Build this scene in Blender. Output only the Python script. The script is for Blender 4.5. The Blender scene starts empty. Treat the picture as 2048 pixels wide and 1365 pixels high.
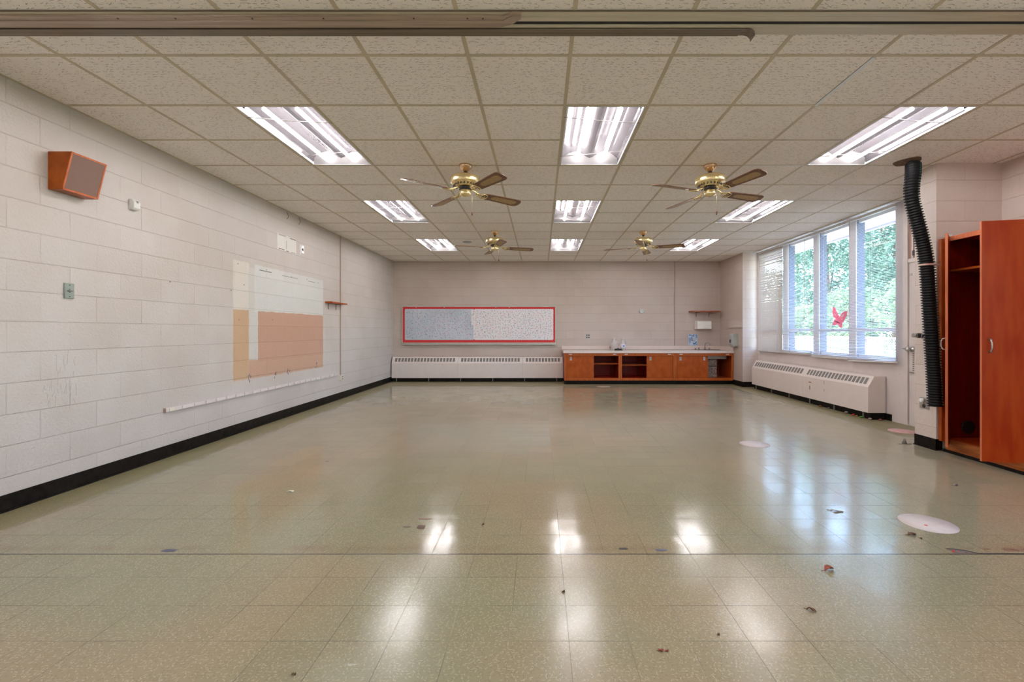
import bpy, bmesh, math, random
from mathutils import Vector, Matrix, Euler
C = bpy.context.scene.collection
SC = bpy.context.scene
PI = math.pi
random.seed(7)

# ------------------------------------------------------------------ camera
CAMZ = 1.17
cd = bpy.data.cameras.new('camera'); cam = bpy.data.objects.new('camera', cd); C.objects.link(cam)
cam.location = (0, 0, CAMZ); cam.rotation_euler = (PI/2, 0, 0)
cd.sensor_width = 36.0; cd.lens = 923/2048*36.0
cd.shift_x = -57/2048; cd.shift_y = -19.5/2048
cd.clip_start = 0.05; cd.clip_end = 300
SC.camera = cam
# ------------------------------------------------------------------ view, world, sun
SC.view_settings.view_transform = 'Standard'
SC.view_settings.look = 'None'
SC.view_settings.gamma = 1.0
SC.view_settings.use_curve_mapping = False
SC.view_settings.exposure = 2.15
SC.cycles.use_denoising = True
SC.cycles.max_bounces = 10
SC.cycles.diffuse_bounces = 5
SC.cycles.use_adaptive_sampling = True
SC.cycles.adaptive_threshold = 0.015
SC.cycles.glossy_bounces = 5
SC.cycles.transparent_max_bounces = 24
SC.cycles.sample_clamp_indirect = 6.0
SC.cycles.caustics_refractive = False
world = bpy.data.worlds.new('world'); SC.world = world
world.use_nodes = True
wn = world.node_tree.nodes; wl = world.node_tree.links
bg = wn['Background']
sky = wn.new('ShaderNodeTexSky'); sky.sky_type = 'NISHITA'; sky.sun_disc = False
sky.sun_elevation = math.radians(50); sky.sun_rotation = math.radians(-100); sky.air_density = 1.0
wl.new(sky.outputs[0], bg.inputs[0]); bg.inputs[1].default_value = 0.6
sd = bpy.data.lights.new('sun', 'SUN'); sun = bpy.data.objects.new('sun', sd); C.objects.link(sun)
sd.energy = 3.2; sd.angle = 0.01; sd.color = (1.0, 0.96, 0.88)
sun.rotation_euler = Vector((0.27, 0.10, -0.95)).to_track_quat('-Z', 'Y').to_euler()
TUBE_POWER = 14.0

# ------------------------------------------------------------------ room numbers (metres)
CEIL = 2.82; T = 0.6096; GX0 = 0.177; GY0 = 2.756
XL = -3.47; YB = 10.89; XR = 4.57; XRB = 4.24; YPB = 9.68; XRN = 4.53; YN = -4.0
F = 923.0
def bx(px, Y=YB): return (px-1081)*Y/F
def bz(py, Y=YB): return CAMZ+(663-py)*Y/F
def ly(px): return -XL*F/(1081-px)
def lz(px, py): return CAMZ+(663-py)*ly(px)/F

# ------------------------------------------------------------------ materials
def new_mat(name):
    m = bpy.data.materials.new(name); m.use_nodes = True
    nt = m.node_tree; return m, nt, nt.nodes['Principled BSDF']
MATS = {}
def mat(name, col, rough=0.5, metal=0.0, noise=0.0, nscale=8.0, bump=0.0, bscale=60.0, emis=None, estr=0.0, trans=0.0, alpha=1.0, coat=0.0, stretch=(1,1,1), spec=0.5, col2=None):
    if name in MATS: return MATS[name]
    m, nt, p = new_mat(name); n = nt.nodes; l = nt.links
    p.inputs['Roughness'].default_value = rough; p.inputs['Metallic'].default_value = metal
    p.inputs['Specular IOR Level'].default_value = spec
    p.inputs['Coat Weight'].default_value = coat
    p.inputs['Transmission Weight'].default_value = trans; p.inputs['Alpha'].default_value = alpha
    tc = n.new('ShaderNodeTexCoord'); mp = n.new('ShaderNodeMapping'); mp.inputs['Scale'].default_value = stretch
    l.new(tc.outputs['Object'], mp.inputs['Vector'])
    nz = n.new('ShaderNodeTexNoise'); nz.inputs['Scale'].default_value = nscale; nz.inputs['Detail'].default_value = 4
    l.new(mp.outputs[0], nz.inputs['Vector'])
    mx = n.new('ShaderNodeMix'); mx.data_type = 'RGBA'
    c2 = col2 if col2 else tuple(max(0, c*(1-noise)) for c in col)
    mx.inputs[6].default_value = (*col, 1); mx.inputs[7].default_value = (*c2, 1)
    mr = n.new('ShaderNodeMapRange'); mr.inputs[1].default_value = 0.35; mr.inputs[2].default_value = 0.65
    l.new(nz.outputs['Fac'], mr.inputs[0]); l.new(mr.outputs[0], mx.inputs[0])
    l.new(mx.outputs[2], p.inputs['Base Color'])
    if bump:
        nb = n.new('ShaderNodeTexNoise'); nb.inputs['Scale'].default_value = bscale; nb.inputs['Detail'].default_value = 3
        l.new(mp.outputs[0], nb.inputs['Vector'])
        b = n.new('ShaderNodeBump'); b.inputs['Strength'].default_value = 1; b.inputs['Distance'].default_value = bump
        l.new(nb.outputs['Fac'], b.inputs['Height']); l.new(b.outputs[0], p.inputs['Normal'])
    if emis: p.inputs['Emission Color'].default_value = (*emis, 1); p.inputs['Emission Strength'].default_value = estr
    MATS[name] = m; return m

class NB:   # small node builder
    def __init__(s, nt): s.nt = nt; s.n = nt.nodes; s.l = nt.links
    def math(s, op, a, b=None, c=None):
        x = s.n.new('ShaderNodeMath'); x.operation = op
        for i, v in enumerate((a, b, c)):
            if v is None: continue
            if isinstance(v, (int, float)): x.inputs[i].default_value = v
            else: s.l.new(v, x.inputs[i])
        return x.outputs[0]
    def smooth(s, v, a, b):
        x = s.n.new('ShaderNodeMapRange'); x.interpolation_type = 'SMOOTHSTEP'
        x.inputs[1].default_value = a; x.inputs[2].default_value = b; s.l.new(v, x.inputs[0]); return x.outputs[0]
    def box(s, u, v, u0, u1, v0, v1, e=0.006):
        a = s.math('MULTIPLY', s.smooth(u, u0-e, u0+e), s.math('SUBTRACT', 1.0, s.smooth(u, u1-e, u1+e)))
        b = s.math('MULTIPLY', s.smooth(v, v0-e, v0+e), s.math('SUBTRACT', 1.0, s.smooth(v, v1-e, v1+e)))
        return s.math('MULTIPLY', a, b)
    def mix(s, f, a, b):
        x = s.n.new('ShaderNodeMix'); x.data_type = 'RGBA'
        if isinstance(f, (int, float)): x.inputs[0].default_value = f
        else: s.l.new(f, x.inputs[0])
        for i, v in ((6, a), (7, b)):
            if isinstance(v, tuple): x.inputs[i].default_value = (*v, 1)
            else: s.l.new(v, x.inputs[i])
        return x.outputs[2]
    def noise(s, vec, scale, detail=2, rough=0.5, dist=0.0):
        x = s.n.new('ShaderNodeTexNoise'); x.inputs['Scale'].default_value = scale; x.inputs['Detail'].default_value = detail
        x.inputs['Roughness'].default_value = rough; x.inputs['Distortion'].default_value = dist
        if vec is not None: s.l.new(vec, x.inputs['Vector'])
        return x.outputs['Fac']
    def comb(s, x, y, z=0.0):
        c = s.n.new('ShaderNodeCombineXYZ')
        for i, v in enumerate((x, y, z)):
            if isinstance(v, (int, float)): c.inputs[i].default_value = v
            else: s.l.new(v, c.inputs[i])
        return c.outputs[0]
    def flecks(s, vec, scale, hl, hw, spread, off, skip):
        mo = s.n.new('ShaderNodeVectorMath'); mo.operation = 'ADD'; mo.inputs[1].default_value = (off, off*1.7, 0)
        s.l.new(vec, mo.inputs[0])
        w = s.n.new('ShaderNodeTexNoise'); w.inputs['Scale'].default_value = scale*1.3; w.inputs['Detail'].default_value = 1; s.l.new(mo.outputs[0], w.inputs['Vector'])
        wv = s.n.new('ShaderNodeVectorMath'); wv.operation = 'MULTIPLY_ADD'; wv.inputs[1].default_value = (0.008, 0.008, 0); s.l.new(w.outputs['Color'], wv.inputs[0]); s.l.new(mo.outputs[0], wv.inputs[2])
        v = s.n.new('ShaderNodeTexVoronoi'); v.voronoi_dimensions = '2D'; v.inputs['Scale'].default_value = scale; s.l.new(wv.outputs[0], v.inputs['Vector'])
        d = s.n.new('ShaderNodeVectorMath'); d.operation = 'SUBTRACT'; s.l.new(wv.outputs[0], d.inputs[0]); s.l.new(v.outputs['Position'], d.inputs[1])
        cs = s.n.new('ShaderNodeSeparateXYZ'); s.l.new(v.outputs['Color'], cs.inputs[0])
        r = s.n.new('ShaderNodeVectorRotate'); r.rotation_type = 'Z_AXIS'; s.l.new(d.outputs[0], r.inputs['Vector'])
        s.l.new(s.math('MULTIPLY', s.math('SUBTRACT', cs.outputs[0], 0.5), spread), r.inputs['Angle'])
        q = s.n.new('ShaderNodeSeparateXYZ'); s.l.new(r.outputs[0], q.inputs[0])
        a = s.math('SUBTRACT', 1.0, s.smooth(s.math('ABSOLUTE', q.outputs[0]), hl*0.75, hl))
        b = s.math('SUBTRACT', 1.0, s.smooth(s.math('ABSOLUTE', q.outputs[1]), hw*0.4, hw*1.2))
        k = s.math('GREATER_THAN', cs.outputs[1], skip)
        return s.math('MULTIPLY', s.math('MULTIPLY', a, b), k)
    def sep(s):
        tc = s.n.new('ShaderNodeTexCoord'); sp = s.n.new('ShaderNodeSeparateXYZ'); s.l.new(tc.outputs['Object'], sp.inputs[0])
        return tc.outputs['Object'], sp.outputs[0], sp.outputs[1], sp.outputs[2]

WALLC = (0.60, 0.54, 0.51)
def block_mat(name, axis, u_off=0.0, z_off=0.0, base=WALLC, patches=False, rough=0.42):
    m, nt, p = new_mat(name); B = NB(nt)
    vec, X, Y, Z = B.sep()
    U = Y if axis == 'Y' else X
    u = B.math('ADD', U, u_off); v = B.math('ADD', Z, z_off)
    rv = B.math('DIVIDE', v, 0.2032); row = B.math('FLOOR', rv)
    ru = B.math('ADD', B.math('DIVIDE', u, 0.4064), B.math('MULTIPLY', B.math('MODULO', B.math('ADD', row, 50.0), 2.0), 0.5))
    def edge(t, w0, w1, size):
        f = B.math('FRACT', t); d = B.math('MULTIPLY', B.math('MINIMUM', f, B.math('SUBTRACT', 1.0, f)), size)
        return B.math('SUBTRACT', 1.0, B.smooth(d, w0, w1))
    hm = edge(rv, 0.0012, 0.0055, 0.2032)
    vm = B.math('MULTIPLY', edge(ru, 0.001, 0.0045, 0.4064), B.math('ADD', 0.25, B.math('MULTIPLY', B.smooth(B.noise(vec, 2.3, 1), 0.42, 0.6), 0.6)))
    mort = B.math('MAXIMUM', hm, vm)
    wb = B.n.new('ShaderNodeTexWhiteNoise'); wb.noise_dimensions = '2D'; B.l.new(B.comb(B.math('FLOOR', ru), row), wb.inputs['Vector'])
    tone = B.mix(wb.outputs['Value'], (1.0, 1.0, 1.0), (0.955, 0.95, 0.945))
    tone = B.mix(B.math('MULTIPLY', mort, 0.75), tone, (0.83, 0.80, 0.78))
    big = B.noise(vec, 1.3, 3)
    c = B.mix(B.smooth(big, 0.35, 0.68), base, (base[0]*0.93, base[1]*0.90, base[2]*0.87))
    if patches:
        wob = B.math('MULTIPLY', B.math('SUBTRACT', B.noise(vec, 9, 4), 0.5), 0.03)
        uu = B.math('ADD', U, wob); vv = B.math('ADD', Z, wob)
        c = B.mix(B.math('MULTIPLY', B.box(uu, vv, 5.21, 5.49, 1.42, 1.985, 0.012), 0.85), c, (0.67, 0.62, 0.56))
        c = B.mix(B.math('MULTIPLY', B.box(uu, vv, 5.49, 5.67, 0.82, 1.93, 0.01), 0.9), c, (0.58, 0.56, 0.525))
        c = B.mix(B.math('MULTIPLY', B.box(uu, vv, 5.60, 7.363, 1.40, 1.98, 0.012), 0.9), c, (0.62, 0.62, 0.60))
        c = B.mix(B.box(uu, vv, 5.21, 5.49, 0.60, 1.42, 0.01), c, (0.54, 0.355, 0.22))
        c = B.mix(B.box(uu, vv, 5.49, 7.363, 0.60, 0.82, 0.01), c, (0.52, 0.32, 0.23))
        c = B.mix(B.box(uu, vv, 5.67, 7.363, 0.80, 1.42, 0.006), c, (0.50, 0.295, 0.215))
        c = B.mix(B.box(uu, vv, 6.085, 6.556, 2.26, 2.47, 0.006), c, (0.70, 0.67, 0.63))
    mul = B.n.new('ShaderNodeMix'); mul.data_type = 'RGBA'; mul.blend_type = 'MULTIPLY'; mul.inputs[0].default_value = 1
    B.l.new(c, mul.inputs[6]); B.l.new(tone, mul.inputs[7]); B.l.new(mul.outputs[2], p.inputs['Base Color'])
    p.inputs['Roughness'].default_value = rough
    h = B.math('ADD', B.math('MULTIPLY', B.math('SUBTRACT', 1.0, mort), 0.0035),
               B.math('ADD', B.math('MULTIPLY', B.noise(vec, 60, 3), 0.0060), B.math('MULTIPLY', B.noise(vec, 9, 2), 0.003)))
    b = B.n.new('ShaderNodeBump'); b.inputs['Distance'].default_value = 1.0; b.inputs['Strength'].default_value = 0.8
    B.l.new(h, b.inputs['Height']); B.l.new(b.outputs[0], p.inputs['Normal'])
    return m
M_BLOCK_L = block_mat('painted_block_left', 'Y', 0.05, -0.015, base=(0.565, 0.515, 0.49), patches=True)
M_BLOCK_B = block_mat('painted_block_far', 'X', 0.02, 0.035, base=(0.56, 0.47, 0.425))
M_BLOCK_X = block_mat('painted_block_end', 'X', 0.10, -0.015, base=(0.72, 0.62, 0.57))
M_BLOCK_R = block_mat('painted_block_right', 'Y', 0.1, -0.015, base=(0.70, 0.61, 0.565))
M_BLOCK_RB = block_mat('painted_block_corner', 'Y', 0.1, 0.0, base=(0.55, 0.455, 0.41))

def ceiling_mat():
    m, nt, p = new_mat('fissured_ceiling_tile'); B = NB(nt)
    vec, X, Y, Z = B.sep()
    f1 = B.math('MAXIMUM', B.flecks(vec, 36.0, 0.0125, 0.0013, 0.9, 0.0, 0.55), B.math('MULTIPLY', B.flecks(vec, 60.0, 0.0055, 0.0011, 2.0, 3.7, 0.72), 0.8))
    pin = B.smooth(B.noise(vec, 210, 0), 0.77, 0.80)
    dark = B.math('MAXIMUM', B.math('MULTIPLY', f1, 0.9), B.math('MULTIPLY', pin, 0.6))
    # tile to tile shade, age stains
    fx = B.math('FLOOR', B.math('DIVIDE', B.math('SUBTRACT', X, GX0), T)); fy = B.math('FLOOR', B.math('DIVIDE', B.math('SUBTRACT', Y, GY0), T))
    wn_ = B.n.new('ShaderNodeTexWhiteNoise'); wn_.noise_dimensions = '2D'; B.l.new(B.comb(fx, fy), wn_.inputs['Vector'])
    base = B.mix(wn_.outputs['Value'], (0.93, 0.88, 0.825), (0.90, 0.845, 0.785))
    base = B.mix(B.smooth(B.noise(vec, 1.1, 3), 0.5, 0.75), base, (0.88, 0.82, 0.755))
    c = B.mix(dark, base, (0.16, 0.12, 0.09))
    B.l.new(c, p.inputs['Base Color']); p.inputs['Roughness'].default_value = 0.95; p.inputs['Specular IOR Level'].default_value = 0.1
    h = B.math('ADD', B.math('MULTIPLY', dark, -0.002), B.math('MULTIPLY', B.noise(vec, 120, 3), 0.0015))
    b = B.n.new('ShaderNodeBump'); b.inputs['Distance'].default_value = 1; B.l.new(h, b.inputs['Height']); B.l.new(b.outputs[0], p.inputs['Normal'])
    return m
def floor_mat():
    m, nt, p = new_mat('waxed_vinyl_tile'); B = NB(nt)
    vec, X, Y, Z = B.sep()
    S = 0.2265
    tx = B.math('DIVIDE', B.math('SUBTRACT', X, 0.1075), S); ty = B.math('DIVIDE', B.math('SUBTRACT', Y, 2.421), S)
    def line(t, w):
        f = B.math('FRACT', t); d = B.math('MINIMUM', f, B.math('SUBTRACT', 1.0, f)); return B.math('SUBTRACT', 1.0, B.smooth(d, w*0.4, w))
    ln = B.math('MAXIMUM', line(tx, 0.0085), line(ty, 0.0085))
    near = B.math('SUBTRACT', 1.0, B.smooth(Y, 2.3, 4.5))
    lnf = B.math('MULTIPLY', ln, B.math('ADD', 0.12, B.math('MULTIPLY', near, 0.55)))
    lnf = B.math('MULTIPLY', lnf, B.smooth(B.noise(vec, 1.7, 2), 0.38, 0.60))
    wn_ = B.n.new('ShaderNodeTexWhiteNoise'); wn_.noise_dimensions = '2D'; B.l.new(B.comb(B.math('FLOOR', tx), B.math('FLOOR', ty)), wn_.inputs['Vector'])
    green = (0.285, 0.265, 0.16); brown = (0.34, 0.265, 0.16); pale = (0.39, 0.345, 0.245)
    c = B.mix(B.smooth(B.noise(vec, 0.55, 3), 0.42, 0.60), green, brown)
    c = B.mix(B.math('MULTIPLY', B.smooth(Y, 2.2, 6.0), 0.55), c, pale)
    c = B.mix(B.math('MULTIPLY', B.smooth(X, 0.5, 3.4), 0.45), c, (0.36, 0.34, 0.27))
    c = B.mix(B.math('MULTIPLY', wn_.outputs['Value'], 0.16), c, (0.20, 0.18, 0.11))
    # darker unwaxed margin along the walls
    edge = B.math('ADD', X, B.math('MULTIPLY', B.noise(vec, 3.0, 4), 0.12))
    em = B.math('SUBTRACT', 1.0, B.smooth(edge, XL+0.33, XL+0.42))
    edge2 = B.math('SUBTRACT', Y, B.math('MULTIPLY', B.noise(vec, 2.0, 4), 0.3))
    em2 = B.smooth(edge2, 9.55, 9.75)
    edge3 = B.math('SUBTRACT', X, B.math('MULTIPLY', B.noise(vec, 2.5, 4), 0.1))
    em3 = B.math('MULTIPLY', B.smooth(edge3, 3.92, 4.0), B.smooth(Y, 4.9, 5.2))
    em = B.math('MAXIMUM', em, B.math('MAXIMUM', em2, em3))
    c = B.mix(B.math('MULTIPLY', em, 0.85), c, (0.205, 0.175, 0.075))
    # chips
    ch = B.flecks(vec, 74.0, 0.0065, 0.0019, 6.3, 0.0, 0.42)
    ch2 = B.flecks(vec, 82.0, 0.0055, 0.0020, 6.3, 5.3, 0.5)
    fade = B.math('ADD', 0.25, B.math('MULTIPLY', near, 0.75))
    c = B.mix(B.math('MULTIPLY', ch, B.math('MULTIPLY', fade, 0.55)), c, (0.50, 0.46, 0.33))
    c = B.mix(B.math('MULTIPLY', ch2, B.math('MULTIPLY', fade, 0.40)), c, (0.19, 0.15, 0.09))
    c = B.mix(lnf, c, (0.07, 0.055, 0.04))
    # old seam between the two rooms
    sm = B.box(X, Y, -9, 9, 2.416, 2.426, 0.002)
    c = B.mix(B.math('MULTIPLY', sm, 0.85), c, (0.05, 0.04, 0.035))
    sb = B.math('MULTIPLY', B.box(X, Y, -9, 9, 2.455, 2.515, 0.03), B.smooth(B.noise(vec, 3.5, 4), 0.35, 0.6))
    c = B.mix(B.math('MULTIPLY', sb, 0.35), c, (0.22, 0.13, 0.08))
    st = B.math('MULTIPLY', B.box(X, Y, 2.18, 9, 2.452, 2.485, 0.012), B.smooth(B.noise(vec, 14, 4), 0.40, 0.62))
    c = B.mix(B.math('MULTIPLY', st, 0.7), c, (0.16, 0.075, 0.06))
    sc = B.n.new('ShaderNodeMapping'); sc.inputs['Scale'].default_value = (1.2, 9, 1); sc.inputs['Rotation'].default_value = (0, 0, 0.5); B.l.new(vec, sc.inputs[0])
    scr = B.smooth(B.noise(sc.outputs[0], 1.6, 5, 0.6), 0.60, 0.72)
    c = B.mix(B.math('MULTIPLY', scr, 0.06), c, (0.50, 0.47, 0.38))
    B.l.new(c, p.inputs['Base Color'])
    r = B.math('ADD', 0.105, B.math('MULTIPLY', B.smooth(B.noise(vec, 2.4, 5), 0.3, 0.7), 0.07))
    r = B.math('ADD', r, B.math('MULTIPLY', em, 0.35)); r = B.math('ADD', r, B.math('MULTIPLY', scr, 0.04))
    r = B.math('ADD', r, B.math('MULTIPLY', B.math('SUBTRACT', 1.0, B.smooth(Y, 2.41, 2.43)), 0.07))
    B.l.new(r, p.inputs['Roughness']); p.inputs['IOR'].default_value = 1.6; p.inputs['Specular IOR Level'].default_value = 0.7
    h = B.math('ADD', B.math('MULTIPLY', B.noise(vec, 2.2, 2), 0.0035), B.math('MULTIPLY', B.noise(vec, 38, 3), 0.00025))
    w2 = B.n.new('ShaderNodeSeparateXYZ'); B.l.new(wn_.outputs['Color'], w2.inputs[0])
    tilt = B.math('ADD', B.math('MULTIPLY', B.math('SUBTRACT', w2.outputs[0], 0.5), B.math('MULTIPLY', B.math('FRACT', tx), 0.0022)), B.math('MULTIPLY', B.math('SUBTRACT', w2.outputs[1], 0.5), B.math('MULTIPLY', B.math('FRACT', ty), 0.0022)))
    h = B.math('ADD', h, tilt)
    h = B.math('ADD', h, B.math('MULTIPLY', ln, -0.0003)); h = B.math('ADD', h, B.math('MULTIPLY', wn_.outputs['Value'], 0.0002))
    b = B.n.new('ShaderNodeBump'); b.inputs['Distance'].default_value = 1; B.l.new(h, b.inputs['Height']); B.l.new(b.outputs[0], p.inputs['Normal'])
    return m
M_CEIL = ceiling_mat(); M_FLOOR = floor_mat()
M_PANEL = mat('painted_panel', (0.66, 0.585, 0.56), 0.4, noise=0.05, bump=0.0006, bscale=30)
M_RAD = mat('radiator_enamel', (0.74, 0.645, 0.60), 0.35, noise=0.04)
M_DARK = mat('dark_void', (0.035, 0.03, 0.03), 0.8, noise=0.3)
M_SLOT = mat('grille_shadow_grey', (0.20, 0.185, 0.17), 0.6, noise=0.1)
M_BASE = mat('black_rubber_base', (0.006, 0.005, 0.0045), 0.4, noise=0.3, nscale=20, col2=(0.016, 0.012, 0.010), spec=0.12)
M_GRID = mat('aged_ceiling_grid', (0.60, 0.51, 0.37), 0.5, noise=0.12, nscale=3)
M_GRIDW = mat('new_ceiling_grid', (0.75, 0.77, 0.78), 0.35, noise=0.03)
M_TRACK = mat('worn_track_paint', (0.62, 0.55, 0.43), 0.38, noise=0.15, nscale=5, stretch=(0.4, 6, 6))
M_TRACKW = mat('bare_track_metal', (0.48, 0.37, 0.29), 0.35, metal=0.2, noise=0.3, nscale=6, stretch=(0.25, 20, 20))
M_TRACKD = mat('dark_track_metal', (0.21, 0.165, 0.12), 0.35, metal=0.3, noise=0.3, nscale=6, stretch=(0.3, 20, 20))
M_TUBE = mat('lit_fluorescent_tube', (1, 1, 1), 0.5, emis=(1.0, 0.965, 0.98), estr=TUBE_POWER)
M_REFL = mat('specular_reflector', (0.075, 0.068, 0.072), 0.10, metal=0.0, noise=0.15, nscale=3, coat=0.0, spec=0.5)
M_WHITE = mat('white_enamel', (0.78, 0.76, 0.75), 0.35, noise=0.03)
M_LENS = mat('troffer_end_cap', (0.16, 0.148, 0.148), 0.5, noise=0.03)
M_WIRE = mat('grey_wire', (0.38, 0.34, 0.32), 0.4, metal=0.3, noise=0.1)
M_BRASS = mat('polished_brass', (0.86, 0.70, 0.38), 0.25, metal=0.85, noise=0.1)
M_COPPER = mat('warm_brass', (0.84, 0.58, 0.36), 0.25, metal=0.85, noise=0.1)
M_BLACK = mat('black_plastic', (0.015, 0.014, 0.014), 0.35, noise=0.2)
def wood(name, c1, c2, rough=0.3, st=(14, 14, 1.2)):
    return mat(name, c1, rough, col2=c2, nscale=3.0, stretch=st, coat=0.0, spec=0.2, bump=0.0002, bscale=8)
M_WOODC = wood('orange_plywood', (0.42, 0.090, 0.014), (0.33, 0.060, 0.009), st=(3, 3, 2))
M_WOODF = wood('orange_face_frame', (0.48, 0.115, 0.025), (0.38, 0.08, 0.015))
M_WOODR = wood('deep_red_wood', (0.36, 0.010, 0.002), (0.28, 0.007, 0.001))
M_WOODD = wood('varnished_red_brown_ply', (0.41, 0.056, 0.006), (0.33, 0.030, 0.003), st=(5, 5, 0.9))
M_WOODE = wood('pale_wood_edge', (0.62, 0.19, 0.09), (0.52, 0.14, 0.06))
M_WOODS = wood('speaker_box_wood', (0.38, 0.09, 0.010), (0.28, 0.055, 0.006), st=(4, 4, 4))
M_BLADE = wood('walnut_fan_blade', (0.21, 0.105, 0.060), (0.15, 0.07, 0.040), st=(9, 9, 9))
M_CANE = mat('woven_cane', (0.50, 0.33, 0.15), 0.6, noise=0.4, nscale=110)
M_FORM = mat('pink_beige_laminate', (0.70, 0.58, 0.53), 0.3, noise=0.04)
M_STEEL = mat('brushed_steel', (0.52, 0.50, 0.48), 0.28, metal=0.9, noise=0.12, nscale=20)
M_PLATE = mat('grey_green_plate', (0.30, 0.34, 0.30), 0.4, metal=0.2, noise=0.1)
M_LABEL = mat('cream_label', (0.72, 0.66, 0.56), 0.5, noise=0.06, nscale=60)
M_ALU = mat('aluminium_frame', (0.52, 0.54, 0.50), 0.35, metal=0.4, noise=0.08)
M_RED = mat('red_border_paper', (0.66, 0.035, 0.035), 0.6, noise=0.08)
M_PAPB = mat('faded_blue_paper', (0.60, 0.62, 0.72), 0.7, col2=(0.46, 0.52, 0.60), nscale=1.6)
M_PAPW = mat('white_speckle_paper', (0.80, 0.76, 0.80), 0.7, noise=0.04, nscale=3)
M_SLAT = mat('white_blind_slat', (0.78, 0.76, 0.80), 0.4, noise=0.02)
M_SLATG = mat('grey_blind_slat', (0.56, 0.50, 0.47), 0.45, noise=0.04)  # greyer slats for the closed blind, also used on small fittings
M_FRAMEW = mat('white_window_frame', (0.70, 0.65, 0.64), 0.4, noise=0.04)
M_HOSE = mat('black_corrugated_hose', (0.009, 0.009, 0.010), 0.42, noise=0.2, nscale=30, spec=0.2)
M_GREEN = mat('green_stripe', (0.02, 0.22, 0.13), 0.5, noise=0.2, nscale=60)
M_MULL_SHADE = mat('shaded_mullion_side', (0.10, 0.12, 0.20), 0.5, noise=0.05)  # bluish shade on the mullion and stile sides put into the colour

def glass_mat():
    m, nt, p = new_mat('window_glass'); n = nt.nodes; l = nt.links
    tr = n.new('ShaderNodeBsdfTransparent'); tr.inputs[0].default_value = (0.93, 0.97, 0.96, 1)
    gl = n.new('ShaderNodeBsdfGlossy'); gl.inputs['Roughness'].default_value = 0.02
    lw = n.new('ShaderNodeLayerWeight'); lw.inputs[0].default_value = 0.5
    pw_ = n.new('ShaderNodeMath'); pw_.operation = 'POWER'; pw_.inputs[1].default_value = 5; l.new(lw.outputs['Facing'], pw_.inputs[0])
    ad = n.new('ShaderNodeMath'); ad.operation = 'MULTIPLY_ADD'; ad.inputs[1].default_value = 0.6; ad.inputs[2].default_value = 0.03; l.new(pw_.outputs[0], ad.inputs[0])
    mx = n.new('ShaderNodeMixShader'); l.new(ad.outputs[0], mx.inputs[0]); l.new(tr.outputs[0], mx.inputs[1]); l.new(gl.outputs[0], mx.inputs[2])
    l.new(mx.outputs[0], n['Material Output'].inputs[0]); return m
M_GLASS = glass_mat()
def jug_mat():
    m, nt, p = new_mat('cloudy_jug_plastic'); n = nt.nodes; l = nt.links
    tr = n.new('ShaderNodeBsdfTransparent'); df = n.new('ShaderNodeBsdfDiffuse'); df.inputs[0].default_value = (0.72, 0.66, 0.65, 1)
    mx = n.new('ShaderNodeMixShader'); mx.inputs[0].default_value = 0.42; l.new(tr.outputs[0], mx.inputs[1]); l.new(df.outputs[0], mx.inputs[2])
    l.new(mx.outputs[0], n['Material Output'].inputs[0]); return m
M_JUG = jug_mat()

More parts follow.
